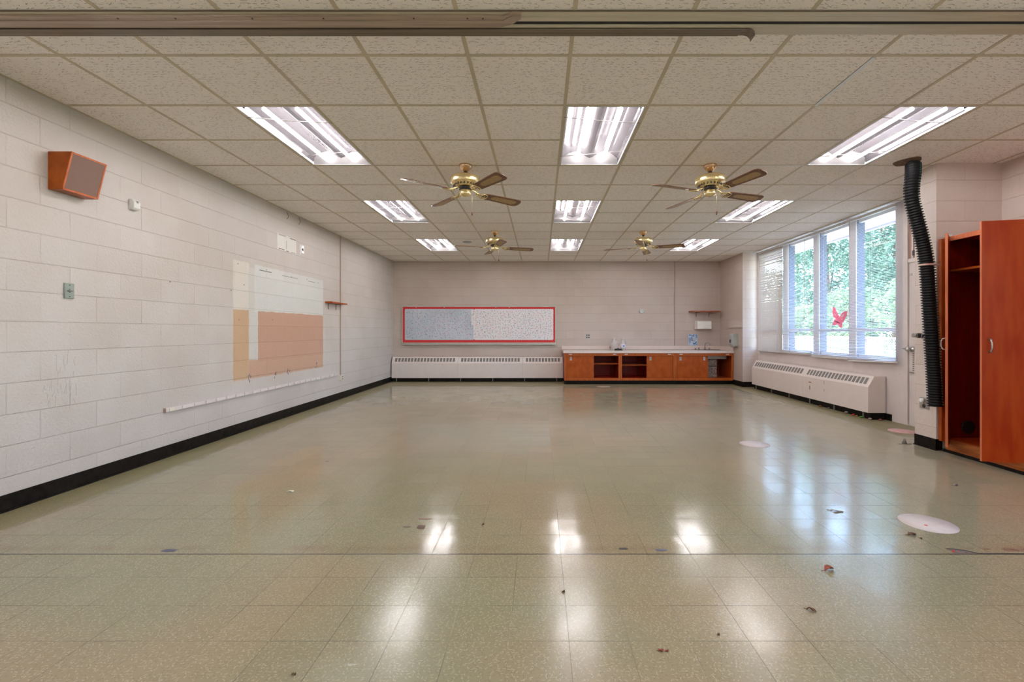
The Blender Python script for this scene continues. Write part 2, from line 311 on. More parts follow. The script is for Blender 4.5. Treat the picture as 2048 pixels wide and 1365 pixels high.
# ------------------------------------------------------------------ geometry helpers
class MB:
    def __init__(s): s.bm = bmesh.new(); s.mats = []; s.mi = 0
    def use(s, m):
        if m not in s.mats: s.mats.append(m)
        s.mi = s.mats.index(m); return s
    def face(s, vs, smooth=False):
        try: f = s.bm.faces.new(vs)
        except ValueError: return None
        f.material_index = s.mi; f.smooth = smooth; return f
    def box(s, x0, x1, y0, y1, z0, z1, M=None):
        if x0 > x1: x0, x1 = x1, x0
        if y0 > y1: y0, y1 = y1, y0
        if z0 > z1: z0, z1 = z1, z0
        v = [Vector(p) for p in ((x0,y0,z0),(x1,y0,z0),(x1,y1,z0),(x0,y1,z0),(x0,y0,z1),(x1,y0,z1),(x1,y1,z1),(x0,y1,z1))]
        if M is not None: v = [M @ p for p in v]
        v = [s.bm.verts.new(p) for p in v]
        for q in ((0,3,2,1),(4,5,6,7),(0,1,5,4),(1,2,6,5),(2,3,7,6),(3,0,4,7)): s.face([v[i] for i in q])
        return s
    def quad(s, a, b, c, d): s.face([s.bm.verts.new(p) for p in (a, b, c, d)]); return s
    def prism(s, pts, f0, f1, M=None):
        """pts: 2D outline; f0/f1 map a 2D point to a 3D point on the two caps"""
        a = [Vector(f0(*p)) for p in pts]; b = [Vector(f1(*p)) for p in pts]
        if M is not None: a = [M @ p for p in a]; b = [M @ p for p in b]
        a = [s.bm.verts.new(p) for p in a]; b = [s.bm.verts.new(p) for p in b]
        s.face(a[::-1]); s.face(b); n = len(pts)
        for i in range(n): s.face([a[i], a[(i+1) % n], b[(i+1) % n], b[i]])
        return s
    def lathe(s, prof, cx=0, cy=0, seg=24, M=None, smooth=True):
        rings = []
        for r, z in prof:
            ring = []
            for k in range(seg):
                a = 2*PI*k/seg; p = Vector((cx+r*math.cos(a), cy+r*math.sin(a), z))
                if M is not None: p = M @ p
                ring.append(s.bm.verts.new(p))
            rings.append(ring)
        for i in range(len(rings)-1):
            for k in range(seg): s.face([rings[i][k], rings[i][(k+1) % seg], rings[i+1][(k+1) % seg], rings[i+1][k]], smooth)
        s.face(rings[0][::-1]); s.face(rings[-1]); return s
    def tube(s, pts, r, seg=8, smooth=True, rfun=None):
        pts = [Vector(p) for p in pts]; rings = []; up = None
        for i, p in enumerate(pts):
            d = (pts[min(i+1, len(pts)-1)]-pts[max(i-1, 0)]).normalized()
            if up is None: up = d.orthogonal().normalized()
            up = (up - d*up.dot(d)).normalized(); w = d.cross(up)
            rr = rfun(i) if rfun else r
            rings.append([s.bm.verts.new(p+(up*math.cos(2*PI*k/seg)+w*math.sin(2*PI*k/seg))*rr) for k in range(seg)])
        for i in range(len(rings)-1):
            for k in range(seg): s.face([rings[i][k], rings[i][(k+1) % seg], rings[i+1][(k+1) % seg], rings[i+1][k]], smooth)
        s.face(rings[0][::-1]); s.face(rings[-1]); return s
    def build(s, name, m=None, parent=None, origin=None, bevel=0.0, label=None, kind=None, recalc=True):
        me = bpy.data.meshes.new(name)
        if recalc: bmesh.ops.recalc_face_normals(s.bm, faces=s.bm.faces)
        if origin is not None: bmesh.ops.translate(s.bm, verts=s.bm.verts, vec=-Vector(origin))
        s.bm.to_mesh(me); s.bm.free()
        for k in (s.mats or [m]): me.materials.append(k)
        o = bpy.data.objects.new(name, me); C.objects.link(o)
        if parent is not None:
            o.parent = parent
        if origin is not None: o.location = Vector(origin)
        if bevel:
            b = o.modifiers.new('bevel', 'BEVEL'); b.width = bevel; b.segments = 2; b.limit_method = 'ANGLE'
        if label: o['label'] = label
        if kind: o['kind'] = kind
        return o
def thing(name, label, cat, loc=(0,0,0), rz=0, group=None):
    o = bpy.data.objects.new(name, None); C.objects.link(o); o.location = loc; o.rotation_euler = (0, 0, rz)
    o.empty_display_size = 0.1; o['label'] = label; o['category'] = cat
    if group: o['group'] = group
    return o
def tag(o, label, cat, group=None, kind=None):
    o['label'] = label; o['category'] = cat
    if group: o['group'] = group
    if kind: o['kind'] = kind
    return o
def struct(name, mb, m=None, parent=None, bevel=0, **k):
    o = mb.build(name, m, parent, bevel=bevel, **k)
    if parent is None: o['kind'] = 'structure'
    return o
def dup(root, label, loc=None, rz=None):
    r = root.copy(); C.objects.link(r); r['label'] = label
    if loc is not None: r.location = loc
    if rz is not None: r.rotation_euler = (0, 0, rz)
    for ch in list(root.children):
        c = ch.copy(); C.objects.link(c); c.parent = r
        for g in list(ch.children):
            d = g.copy(); C.objects.link(d); d.parent = c
    return r
def flat_poly(mb, pts, z): mb.face([mb.bm.verts.new((x, y, z)) for x, y in pts]); return mb

# ------------------------------------------------------------------ the shell
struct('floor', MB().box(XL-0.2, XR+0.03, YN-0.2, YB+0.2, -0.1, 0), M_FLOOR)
LIGHT_COLS = [-4, 0, 4]; LIGHT_ROWS = [1, 5, 9, -3, -7, -11]       # tile indexes; rows before the camera included
mb = MB(); lit = set()
for c in LIGHT_COLS:
    for r in LIGHT_ROWS:
        lit |= {(c, r), (c, r+1)}
for i in range(-7, 9):
    for j in range(-13, 15):
        if (i, j) in lit: continue
        x0, x1 = max(XL-0.2, GX0+i*T), min(XR+0.03, GX0+(i+1)*T); y0, y1 = max(YN-0.2, GY0+j*T), min(YB+0.2, GY0+(j+1)*T)
        if x1-x0 < 0.002 or y1-y0 < 0.002: continue
        mb.box(x0, x1, y0, y1, CEIL, CEIL+0.018)
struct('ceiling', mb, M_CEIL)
struct('unseen_roof_slab', MB().box(XL-0.5, XR+0.12, YN-0.5, YB+0.5, CEIL+0.35, CEIL+0.5), M_DARK)  # unseen slab added above the ceiling to block the sun
mb = MB(); G = 0.0115
for i in range(-6, 8):
    x = GX0+i*T
    if x > XL+0.03: mb.box(x-G, x+G, YN, YB, CEIL-0.003, CEIL+0.004)
for j in range(-12, 15):
    y = GY0+j*T
    if y >= YB: continue
    mid = {c for c in LIGHT_COLS if (j-1) in LIGHT_ROWS}
    x = XL
    for c in sorted(mid):
        mb.box(x, GX0+c*T, y-G, y+G, CEIL-0.0025, CEIL+0.004); x = GX0+(c+1)*T
    mb.box(x, XR, y-G, y+G, CEIL-0.0025, CEIL+0.004)
mb.box(XL, XL+0.02, YN, YB, CEIL-0.003, CEIL+0.004); mb.box(XL, XRB, YB-0.02, YB, CEIL-0.003, CEIL+0.004)
struct('trim_1', mb, M_GRID)
struct('trim_2', MB().box(GX0+3*T-0.0115, GX0+3*T+0.0115, GY0+0.02, GY0+T, CEIL-0.0045, CEIL+0.002).box(GX0+3*T+0.01, GX0+4*T, GY0+3*T-0.007, GY0+3*T+0.007, CEIL-0.0045, CEIL+0.002), M_GRIDW)

struct('wall_left', MB().box(XL-0.2, XL, YN, YB+0.2, 0, CEIL+0.3), M_BLOCK_L)
struct('wall_far', MB().box(XL, XRB, YB, YB+0.2, 0, CEIL+0.3), M_BLOCK_B)
struct('wall_back', MB().box(XL, XRN, YN-0.2, YN, 0, CEIL+0.3), M_BLOCK_X)
struct('wall_corner', MB().use(M_BLOCK_RB).box(XRB, XR+0.1, YPB+0.003, YB+0.2, 0, CEIL+0.3), None)
struct('wall_corner_end', MB().box(XRB, XR+0.06, YPB, YPB+0.003, 0, CEIL), M_BLOCK_X)
struct('wall_right', MB().box(XRN, XRN+0.2, 0.3, 4.53, 0, CEIL+0.3).box(XRN, XRN+0.2, YN, 0.3, 0, 0.8).box(XRN, XRN+0.2, YN, 0.3, 2.75, CEIL+0.3).box(XRN, XRN+0.2, YN, YN+0.2, 0.8, 2.75), M_BLOCK_R)
PX0, PY0, PY1 = 3.885, 4.53, 4.79
mb = MB().use(M_BLOCK_R).box(PX0, XR+0.1, PY0+0.003, PY1, 0, CEIL+0.3)
struct('wall_pilaster', mb)
struct('wall_pilaster_face', MB().box(PX0, XR, PY0, PY0+0.003, 0, CEIL), M_BLOCK_X)
# panel under windows, jamb panel and header
mb = MB().box(XR, XR+0.12, 5.80, YPB, 0, 0.78).box(XR, XR+0.12, 5.80, 5.94, 0.78, CEIL+0.3).box(XR, XR+0.12, 5.94, YPB, 2.775, CEIL+0.3)
for yy in (6.75, 7.64, 8.6): mb.box(XR-0.001, XR, yy-0.002, yy+0.002, 0.1, 0.78)
wp = struct('wall_window', mb, M_PANEL)
mb = MB()
for z in (0.25, 0.62, 1.0, 1.4, 1.8, 2.2, 2.6): mb.box(XR-0.004, XR, 5.872, 5.88, z, z+0.008)
struct('screw', mb, M_STEEL, wp)
struct('window_sill', MB().box(XR-0.05, XR+0.1, 5.94, 9.62, 0.765, 0.795), M_FRAMEW, wp, bevel=0.004)

# baseboards
BH = 0.11
mb = MB().box(XL, XL+0.006, YN, YB, 0, BH).box(XL, XL+0.018, YN, YB, 0, 0.012); struct('baseboard_left', mb, M_BASE)
struct('baseboard_far', MB().box(XL, XRB, YB-0.006, YB, 0, BH).box(XL, XRB, YB-0.018, YB, 0, 0.012), M_BASE)
struct('baseboard_corner', MB().box(XRB-0.006, XRB, YPB, YB, 0, BH).box(XRB-0.006, XR, YPB-0.006, YPB, 0, BH), M_BASE)
struct('baseboard_window', MB().box(XR-0.01, XR, 6.0, YPB, 0, 0.085), M_BASE)
struct('baseboard_pilaster', MB().box(PX0-0.006, PX0, PY0-0.006, PY1, 0, BH).box(PX0-0.016, PX0, PY0-0.01, PY1, 0, 0.01).box(PX0-0.006, 3.94, PY0-0.006, PY0, 0, BH), M_BASE)
struct('baseboard_right', MB().box(XRN-0.006, XRN, YN, 3.7, 0, BH), M_BASE)

# scribbles, nail holes and chips in the paint of the left wall
mb = MB()
for k in range(26):
    y = random.uniform(3.22, 3.48); z = random.uniform(0.58, 0.93); h = random.uniform(0.03, 0.12)
    mb.tube([(XL+0.0002, y+random.uniform(-.008,.008), z), (XL+0.0002, y+random.uniform(-.01,.01), z+h/2), (XL+0.0002, y+random.uniform(-.01,.01), z+h)], 0.0007, 4)
wl_ = bpy.data.objects['wall_left']
mb.build('scribble', mat('pencil_grey', (0.42, 0.42, 0.41), 0.7, noise=0.3), wl_, kind='stuff')
mb = MB()
for px, py in ((340,564),(462,581),(476,528),(488,570),(533,540),(583,554),(614,559),(636,566),(478,640),(545,640)):
    y, z = ly(px), lz(px, py); mb.box(XL, XL+0.0015, y-0.007, y+0.007, z-0.006, z+0.006)
for px, py in ((499,757),(550,752),(577,742),(632,732)):
    y, z = ly(px), lz(px, py)
    for k in range(5):
        a, b = y+random.uniform(-.03,.03), z+random.uniform(-.04,.04); mb.box(XL, XL+0.0015, a-0.006, a+0.006, b-0.015, b+0.015)
for (y0, z0, y1, z1) in ((6.12,2.462,6.28,2.462),(6.40,2.462,6.54,2.455),(6.12,2.275,6.25,2.27),(6.30,2.27,6.36,2.265),(6.42,2.27,6.54,2.27),(6.30,2.30,6.305,2.40),(5.70,1.93,5.95,1.925),(6.2,1.92,6.6,1.92),(6.9,1.92,7.1,1.92)):
    mb.box(XL, XL+0.0015, y0, max(y1, y0+0.005), min(z0, z1)-0.003, max(z0, z1)+0.003)
mb.build('nail_hole', M_SLOT, wl_, kind='stuff')

# ------------------------------------------------------------------ windows (frames and panes)
bays = [(5.94, 6.68, 'window_1'), (6.84, 7.57, 'window_2'), (7.73, 8.52, 'window_3'), (8.70, 9.62, 'window_4'), (-3.8, -2.45, 'added_window_5'), (-2.43, -1.08, 'added_window_6'), (-1.06, 0.29, 'added_window_7')]  # last three are unseen windows added behind the camera for daylight
for y0, y1, nm in bays:
    e = bpy.data.objects.new(nm, None); C.objects.link(e); e['kind'] = 'structure'
    mb = MB().use(M_FRAMEW)
    mb.box(XR+0.03, XR+0.09, y0-0.01, y0+0.035, 0.79, 2.78).use(M_MULL_SHADE).box(XR+0.012, XR+0.085, y1-0.006, y1+0.012, 0.79, 2.78).use(M_FRAMEW)
    mb.box(XR+0.03, XR+0.09, y0, y1, 2.74, 2.78).box(XR+0.03, XR+0.09, y0, y1, 0.79, 0.835).box(XR+0.0, XR+0.09, y0, y1, 1.165, 1.215)
    mb.build('window_frame', None, e, bevel=0.003)
    MB().quad((XR+0.057, y0+0.02, 1.215), (XR+0.057, y1-0.02, 1.215), (XR+0.057, y1-0.02, 2.745), (XR+0.057, y0+0.02, 2.745)).build('upper_pane', M_GLASS, e)
    MB().quad((XR+0.057, y0+0.02, 0.83), (XR+0.057, y1-0.02, 0.83), (XR+0.057, y1-0.02, 1.165), (XR+0.057, y0+0.02, 1.165)).build('lower_pane', M_GLASS, e)
    if nm in ('window_2', 'window_3'):
        ym = (y0+y1)/2
        MB().box(XR-0.015, XR+0.01, ym-0.012, ym+0.012, 1.185, 1.2).box(XR-0.03, XR-0.015, ym-0.05, ym+0.01, 1.19, 1.198).build('window_latch', M_BLACK, e)
for k, (y0, y1) in enumerate(((6.68, 6.84), (7.57, 7.73), (8.52, 8.70))):
    mb = MB().use(M_FRAMEW).box(XR, XR+0.05, y0, y1, 0.79, 2.78).use(M_MULL_SHADE).box(XR+0.05, XR+0.13, y0+0.005, y1-0.005, 0.79, 2.78)
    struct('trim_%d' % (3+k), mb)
struct('trim_6', MB().box(XR-0.01, XR+0.1, 9.60, YPB, 0.7, 2.82), M_FRAMEW)

# ------------------------------------------------------------------ outside
M_PAVE = mat('pale_concrete', (0.72, 0.71, 0.69), 0.9, noise=0.1, nscale=2)
M_LAWN = mat('grass_ground', (0.22, 0.33, 0.10), 0.95, noise=0.4, nscale=30)
M_SOFFIT = mat('painted_soffit', (0.80, 0.74, 0.84), 0.6, noise=0.03)
struct('ground', MB().use(M_PAVE).box(XR+0.1, 9.0, -2, 24, -0.3, -0.12).use(M_LAWN).box(9.0, 60, -20, 70, -0.3, -0.13))
struct('ceiling_soffit', MB().box(XR+0.13, 5.32, 2, 12, 2.83, 3.1).box(5.32, 5.36, 2, 12, 2.80, 3.2), M_SOFFIT)
# chain link fence
fe = thing('chain_link_fence', 'silver chain link fence with a top rail outside the windows', 'fence', (7.5, 12, -0.12))
mb = MB(); H = 1.12; a = 0.052
z0f = 0.0
y = -4.0
while y < 5.0:
    for sgn in (1, -1):
        ya, yb = y, y+sgn*H
        # clip is simple: the run is long enough
        mb.prism([(-0.0028, 0), (0.0028, 0), (0.0028, 0.0056), (-0.0028, 0.0056)], lambda u, v, ya=ya: (v, ya+u, 0.0), lambda u, v, yb=yb: (v, yb+u, H))
    y += a*1.15
mb.build('chain_mesh', mat('galvanised_wire', (0.75, 0.75, 0.76), 0.5, noise=0.05), fe, recalc=False)
MB().tube([(0, -5, H+0.02), (0, 6, H+0.02)], 0.022).build('top_rail', mat('galvanised_pipe', (0.72, 0.73, 0.75), 0.4, noise=0.05), fe)
for yy in (-4.6, -1.8, 1.0, 3.8):
    MB().tube([(0.02, yy, 0), (0.02, yy, H+0.05)], 0.03).build('fence_post', MATS['galvanised_pipe'], fe)
ub = thing('utility_cabinet', 'pale pink metal utility box standing outside, low behind the nearest window', 'box', (6.35, 9.05, -0.12))
MB().box(-0.1, 0.1, -0.2, 0.2, 0, 1.14).build('cabinet_body', mat('faded_pink_metal', (0.52, 0.38, 0.48), 0.5, noise=0.05), ub, bevel=0.01)
MB().box(-0.12, 0.12, -0.22, 0.22, 1.14, 1.18).build('cabinet_lid', MATS['faded_pink_metal'], ub)

def leaf_mat(name, c1, c2):
    m, nt, p = new_mat(name); B = NB(nt)
    oi = B.n.new('ShaderNodeTexCoord'); f = B.noise(oi.outputs['Object'], 2.2, 3)
    col = B.mix(B.smooth(f, 0.35, 0.65), c1, c2); B.l.new(col, p.inputs['Base Color']); p.inputs['Roughness'].default_value = 0.55
    tr = B.n.new('ShaderNodeBsdfTranslucent'); B.l.new(col, tr.inputs[0])
    mx = B.n.new('ShaderNodeMixShader'); mx.inputs[0].default_value = 0.4
    B.l.new(p.outputs[0], mx.inputs[1]); B.l.new(tr.outputs[0], mx.inputs[2]); B.l.new(mx.outputs[0], B.n['Material Output'].inputs[0]); return m
M_LEAF1 = leaf_mat('deep_green_leaf', (0.125, 0.23, 0.165), (0.075, 0.16, 0.13))
M_LEAF2 = leaf_mat('yellow_green_leaf', (0.23, 0.32, 0.17), (0.15, 0.24, 0.14))
M_BARK = mat('bark', (0.14, 0.10, 0.07), 0.9, noise=0.4, nscale=12)
def foliage(n, blobs, size, seed):
    rnd = random.Random(seed); vs = []; fs = []
    for k in range(n):
        (cx, cy, cz, rx, ry, rz) = rnd.choice(blobs)
        d = Vector((rnd.gauss(0,1), rnd.gauss(0,1), rnd.gauss(0,1))).normalized(); q = rnd.uniform(0.72, 1.03)
        p = Vector((cx+d.x*rx*q, cy+d.y*ry*q, cz+d.z*rz*q))
        s = size*rnd.uniform(0.6, 1.3)
        E = Euler((rnd.uniform(0, 6.3), rnd.uniform(-.9, .9), rnd.uniform(0, 6.3))).to_matrix()
        b = len(vs)
        for u, v, w in ((-1, 0, 0), (0, -0.45, 0.12), (1, 0, 0), (0, 0.45, 0.12)): vs.append(tuple(p+E @ Vector((u*s, v*s, w*s))))
        fs.append((b, b+1, b+2, b+3))
    me = bpy.data.meshes.new('foliage'); me.from_pydata(vs, [], fs); return me
def tree(x, y, h, r, seed, m, label, grp, n=9000, size=0.085, low=0.15, nm='leafy_tree', cat='tree'):
    t = thing(nm, label, cat, (x, y, -0.13), 0, grp); rnd = random.Random(seed)
    blobs = []
    for k in range(16):
        zz = rnd.uniform(low*h, 0.9*h); w = r*(1-0.5*abs(zz/h-0.5))
        blobs.append((rnd.uniform(-.6, .6)*w, rnd.uniform(-.6, .6)*w, zz, rnd.uniform(.3, .5)*r, rnd.uniform(.3, .5)*r, rnd.uniform(.10, .16)*h))
    me = foliage(n, blobs, size, seed); me.materials.append(m); o = bpy.data.objects.new('foliage', me); C.objects.link(o); o.parent = t
    mb = MB(); mb.tube([(0, 0, 0), (0.05, 0.03, h*.35), (0.0, 0.1, h*.75)], 0.1, 8, rfun=lambda i: (0.16, 0.11, 0.04)[i]*h/7)
    for k in range(5):
        b = rnd.choice(blobs); mb.tube([(0.04, 0.03, h*.3), (b[0]*.6, b[1]*.6, b[2]*.8), (b[0], b[1], b[2])], 0.03, 6)
    mb.build('trunk', M_BARK, t); return t
g = 'tall trees beyond the fence'
tree(14.0, 13.6, 8.0, 2.2, 1, M_LEAF1, 'tall green tree outside the window nearest the black hose', g, 12000)
tree(14.2, 18.4, 8.5, 2.2, 2, M_LEAF1, 'tall green tree outside behind the pink paper butterfly', g, 12000)
tree(14.4, 23.2, 8.5, 2.2, 3, M_LEAF1, 'tall green tree outside, seen through the third window from the hose', g, 10000)
tree(19.5, 35.0, 10, 3.0, 4, M_LEAF1, 'tall green tree far beyond the fence, hidden mostly by the closed blind', g, 9000, 0.12)
tree(20.0, 28.0, 11, 3.2, 5, M_LEAF1, 'tallest green tree at the back of the outdoor trees', g, 10000, 0.12)
tree(20.0, 21.0, 11, 3.2, 6, M_LEAF1, 'broad green tree in the gap behind the nearer trees', g, 10000, 0.12)
tree(20.0, 14.5, 10, 3.0, 7, M_LEAF1, 'green tree at the right edge of the outdoor view', g, 9000, 0.12)
g = 'pale green bushes outside behind the fence'
for i, (x, y, h, r, lab) in enumerate(((9.9, 12.2, 2.9, 1.3, 'rounded yellow green bush outside the window nearest the black hose'),
                              (9.8, 14.6, 2.7, 1.3, 'yellow green bush outside, low behind the pink butterfly'),
                              (10.0, 17.0, 2.3, 1.3, 'yellow green bush outside, low in the third window from the hose'),
                              (10.1, 19.5, 2.2, 1.3, 'yellow green bush outside, farthest along the fence'))):
    tree(x, y, h, r, 20+i, M_LEAF2, lab, g, 6000, 0.06, 0.2, 'leafy_bush', 'bush')

# ------------------------------------------------------------------ blinds
def blind(y0, y1, ztop, zbot, tilt, m, label, sag=0.0, wand=None, x=4.505, pitch=0.0215):
    t = thing('venetian_blind', label, 'blind', (x, (y0+y1)/2, zbot), 0, 'white venetian blinds in the windows')
    L = (y1-y0)/2-0.006; H = ztop-zbot
    MB().box(-0.02, 0.02, -L, L, H-0.03, H).build('headrail', M_WHITE, t, bevel=0.002)
    mb = MB(); n = int((H-0.05)/pitch); ca, sa = math.cos(tilt)*0.0125, math.sin(tilt)*0.0125
    for k in range(n):
        z = 0.02+(H-0.06)*k/(n-1); w = 0.0004
        zb = z+random.uniform(-0.0012, 0.0012)
        s0 = -sag*(1-k/n)*0.5; s1 = sag*(1-k/n)*0.5
        pts = [(-ca, -sa), (0, 0.0016), (ca, sa), (ca, sa-w), (0, 0.0016-w), (-ca, -sa-w)]
        mb.prism(pts, lambda u, v, zb=zb, s0=s0: (u, -L, zb+v+s0), lambda u, v, zb=zb, s1=s1: (u, L, zb+v+s1))
    mb.build('slats', m, t, recalc=False)
    R = Matrix.Rotation(math.atan2(sag, 2*L), 4, 'X')
    mb = MB().box(-0.013, 0.013, -L, L, -0.004, 0.010, R); mb.build('bottom_rail', M_WHITE if m is M_SLAT else m, t)
    for q in (-0.62, 0.0, 0.62):
        mb = MB()
        for dx in (-0.0135, 0.0135): mb.box(dx-0.0005, dx+0.0005, q*L-0.0008, q*L+0.0008, 0.0, H-0.02)
        mb.build('ladder_cord', M_WHITE, t)
    if wand is not None:
        MB().tube([(-0.022, wand, H-0.03), (-0.024, wand, H-wandlen)], 0.0028, 6).tube([(-0.024, wand, H-wandlen), (-0.024, wand, H-wandlen-0.07)], 0.006, 6).build('tilt_wand', M_SLATG, t)
    return t
wandlen = 1.35
blind(5.84, 6.755, 2.79, 0.755, 0.32, M_SLAT, 'white venetian blind nearest the black hose, bottom rail hanging crooked', sag=-0.035, wand=0.40)
blind(6.765, 7.685, 2.79, 0.755, 0.30, M_SLAT, 'white venetian blind with the pink paper butterfly on it', sag=-0.01, wand=0.1, x=4.515)
blind(7.70, 8.59, 2.79, 0.81, 0.30, M_SLAT, 'white open venetian blind between the butterfly blind and the closed one', sag=0.02, wand=-0.3)
blind(8.60, 9.56, 2.79, 0.765, 1.12, M_SLATG, 'grey closed venetian blind nearest the sink corner', wand=None, x=4.515)
# butterfly
M_PINK, _nt, _p = new_mat('hot_pink_paper'); _B = NB(_nt); _tc = _B.n.new('ShaderNodeTexCoord')
_c = _B.mix(_B.smooth(_B.noise(_tc.outputs['Object'], 30, 2), 0.4, 0.6), (0.95, 0.38, 0.50), (0.92, 0.30, 0.44)); _B.l.new(_c, _p.inputs['Base Color']); _p.inputs['Roughness'].default_value = 0.8
_t = _B.n.new('ShaderNodeBsdfTranslucent'); _B.l.new(_c, _t.inputs[0]); _m = _B.n.new('ShaderNodeMixShader'); _m.inputs[0].default_value = 0.5
_B.l.new(_p.outputs[0], _m.inputs[1]); _B.l.new(_t.outputs[0], _m.inputs[2]); _B.l.new(_m.outputs[0], _B.n['Material Output'].inputs[0])
def bfly():
    t = thing('paper_butterfly', 'pink cut paper butterfly stuck on a window blind', 'decoration', (4.487, 6.92, 1.215))
    mp = lambda px, py: ((px-1681)*0.0115, (655-py)*0.0076)
    wing = [(1681,633),(1675,622),(1671,613),(1667,612),(1666,622),(1668,632),(1673,636),(1669,640),(1666,648),(1671,649),(1677,646),(1680,651),(1684,655),(1686,651),(1686,645),(1690,640),(1695,630),(1696,622),(1691,622),(1685,626)]
    pts = [(-mp(*p)[0], mp(*p)[1]) for p in wing]
    MB().prism(pts, lambda u, v: (0, u, v), lambda u, v: (-0.0015, u, v)).build('wings', M_PINK, t)
    for a, b, w in (((1670,625),(1674,632),0.010),((1690,628),(1684,634),0.012),((1688,636),(1684,638),0.008),((1673,622),(1676,628),0.006)):
        p, q = mp(*a), mp(*b); p, q = Vector((-0.020, -p[0], p[1])), Vector((-0.020, -q[0], q[1]))
        MB().tube([p, (p+q)/2, q], w, 6, rfun=lambda i, w=w: (w*.4, w*1.3, w*.4)[i]).build('wing_cutout', mat('pale_pink', (0.85, 0.62, 0.68), 0.7, noise=0.05), t).scale = (0.12, 1, 1)
    p, q = mp(1671, 640), mp(1682, 645)
    MB().tube([(-0.004, -p[0], p[1]), (-0.006, -(p[0]+q[0])/2, (p[1]+q[1])/2), (-0.004, -q[0], q[1])], 0.008, 6, rfun=lambda i: (0.003, 0.010, 0.003)[i]).build('body', mat('brown_body', (0.12, 0.07, 0.05), 0.7, noise=0.2), t)
bfly()

# ------------------------------------------------------------------ door beside the windows
d1 = bpy.data.objects.new('door_1', None); C.objects.link(d1); d1['kind'] = 'structure'
MB().box(XR+0.01, XR+0.05, PY1, 5.735, 0.012, 2.02).build('door_panel', M_PANEL, d1, bevel=0.003)
MB().box(XR+0.012, XR+0.05, PY1, 5.74, 2.07, 2.80).build('transom_panel', mat('brown_tinted_panel', (0.40, 0.25, 0.20), 0.3, noise=0.1), d1)
mb = MB().box(XR-0.006, XR+0.1, 5.74, 5.80, 0, 2.82).box(XR, XR+0.1, PY1, 5.74, 2.02, 2.07).box(XR, XR+0.1, PY1, 5.74, 2.77, 2.82)
mb.box(XR-0.002, XR+0.06, 5.66, 5.685, 2.07, 2.77)
mb.box(XR, XR+0.1, PY1, 5.74, 0, 0.012)
mb.build('door_frame', M_PANEL, d1, bevel=0.003)
MB().box(XR+0.08, XR+0.12, PY1, 5.8, 0, 2.82).build('weather_panel', M_PANEL, d1)
Mx = Matrix.Translation((XR, 5.68, 0.95)) @ Matrix.Rotation(-PI/2, 4, 'Y')
MB().lathe([(0.034, -0.01), (0.034, 0.004), (0.012, 0.008), (0.012, 0.035), (0.026, 0.042), (0.03, 0.055), (0.024, 0.068), (0.0, 0.07)], seg=20, M=Mx).build('door_knob', M_STEEL, d1)
Mx = Matrix.Translation((XR, 5.5, 0.075)) @ Matrix.Rotation(-PI/2, 4, 'Y')
MB().lathe([(0.02, -0.01), (0.02, 0.01), (0.03, 0.03), (0.03, 0.06), (0.0, 0.065)], seg=16, M=Mx).build('door_bumper', M_STEEL, d1)
mb = MB()
for k in range(9): mb.box(XR+0.004, XR+0.011, 5.655, 5.675, 0.68+k*0.026, 0.692+k*0.026)
mb.build('vent_slots', M_SLOT, d1)
MB().box(XR-0.004, XR+0.011, 5.655, 5.715, 0.655, 0.667).build('kick_latch', M_STEEL, d1)
MB().tube([(XR-0.05, 5.68, 0.955), (XR-0.05, 5.76, 0.955)], 0.009, 10).build('door_lever', M_STEEL, d1)
MB().box(XR-0.012, XR+0.01, 5.60, 5.66, 2.10, 2.16).build('window_lock', M_BLACK, d1)

def text_obj(s, size, loc, rot, m, parent=None, name='lettering', ext=0.0008):
    cu = bpy.data.curves.new(name, 'FONT'); cu.body = s; cu.size = size; cu.extrude = ext; cu.align_x = 'CENTER'; cu.align_y = 'CENTER'
    cu.materials.append(m); o = bpy.data.objects.new(name, cu); C.objects.link(o); o.location = loc; o.rotation_euler = rot
    if parent: o.parent = parent
    return o
text_obj('I E', 0.042, (XR+0.009, 5.700, 1.87), (PI/2, 0, -PI/2), M_SLOT, d1)

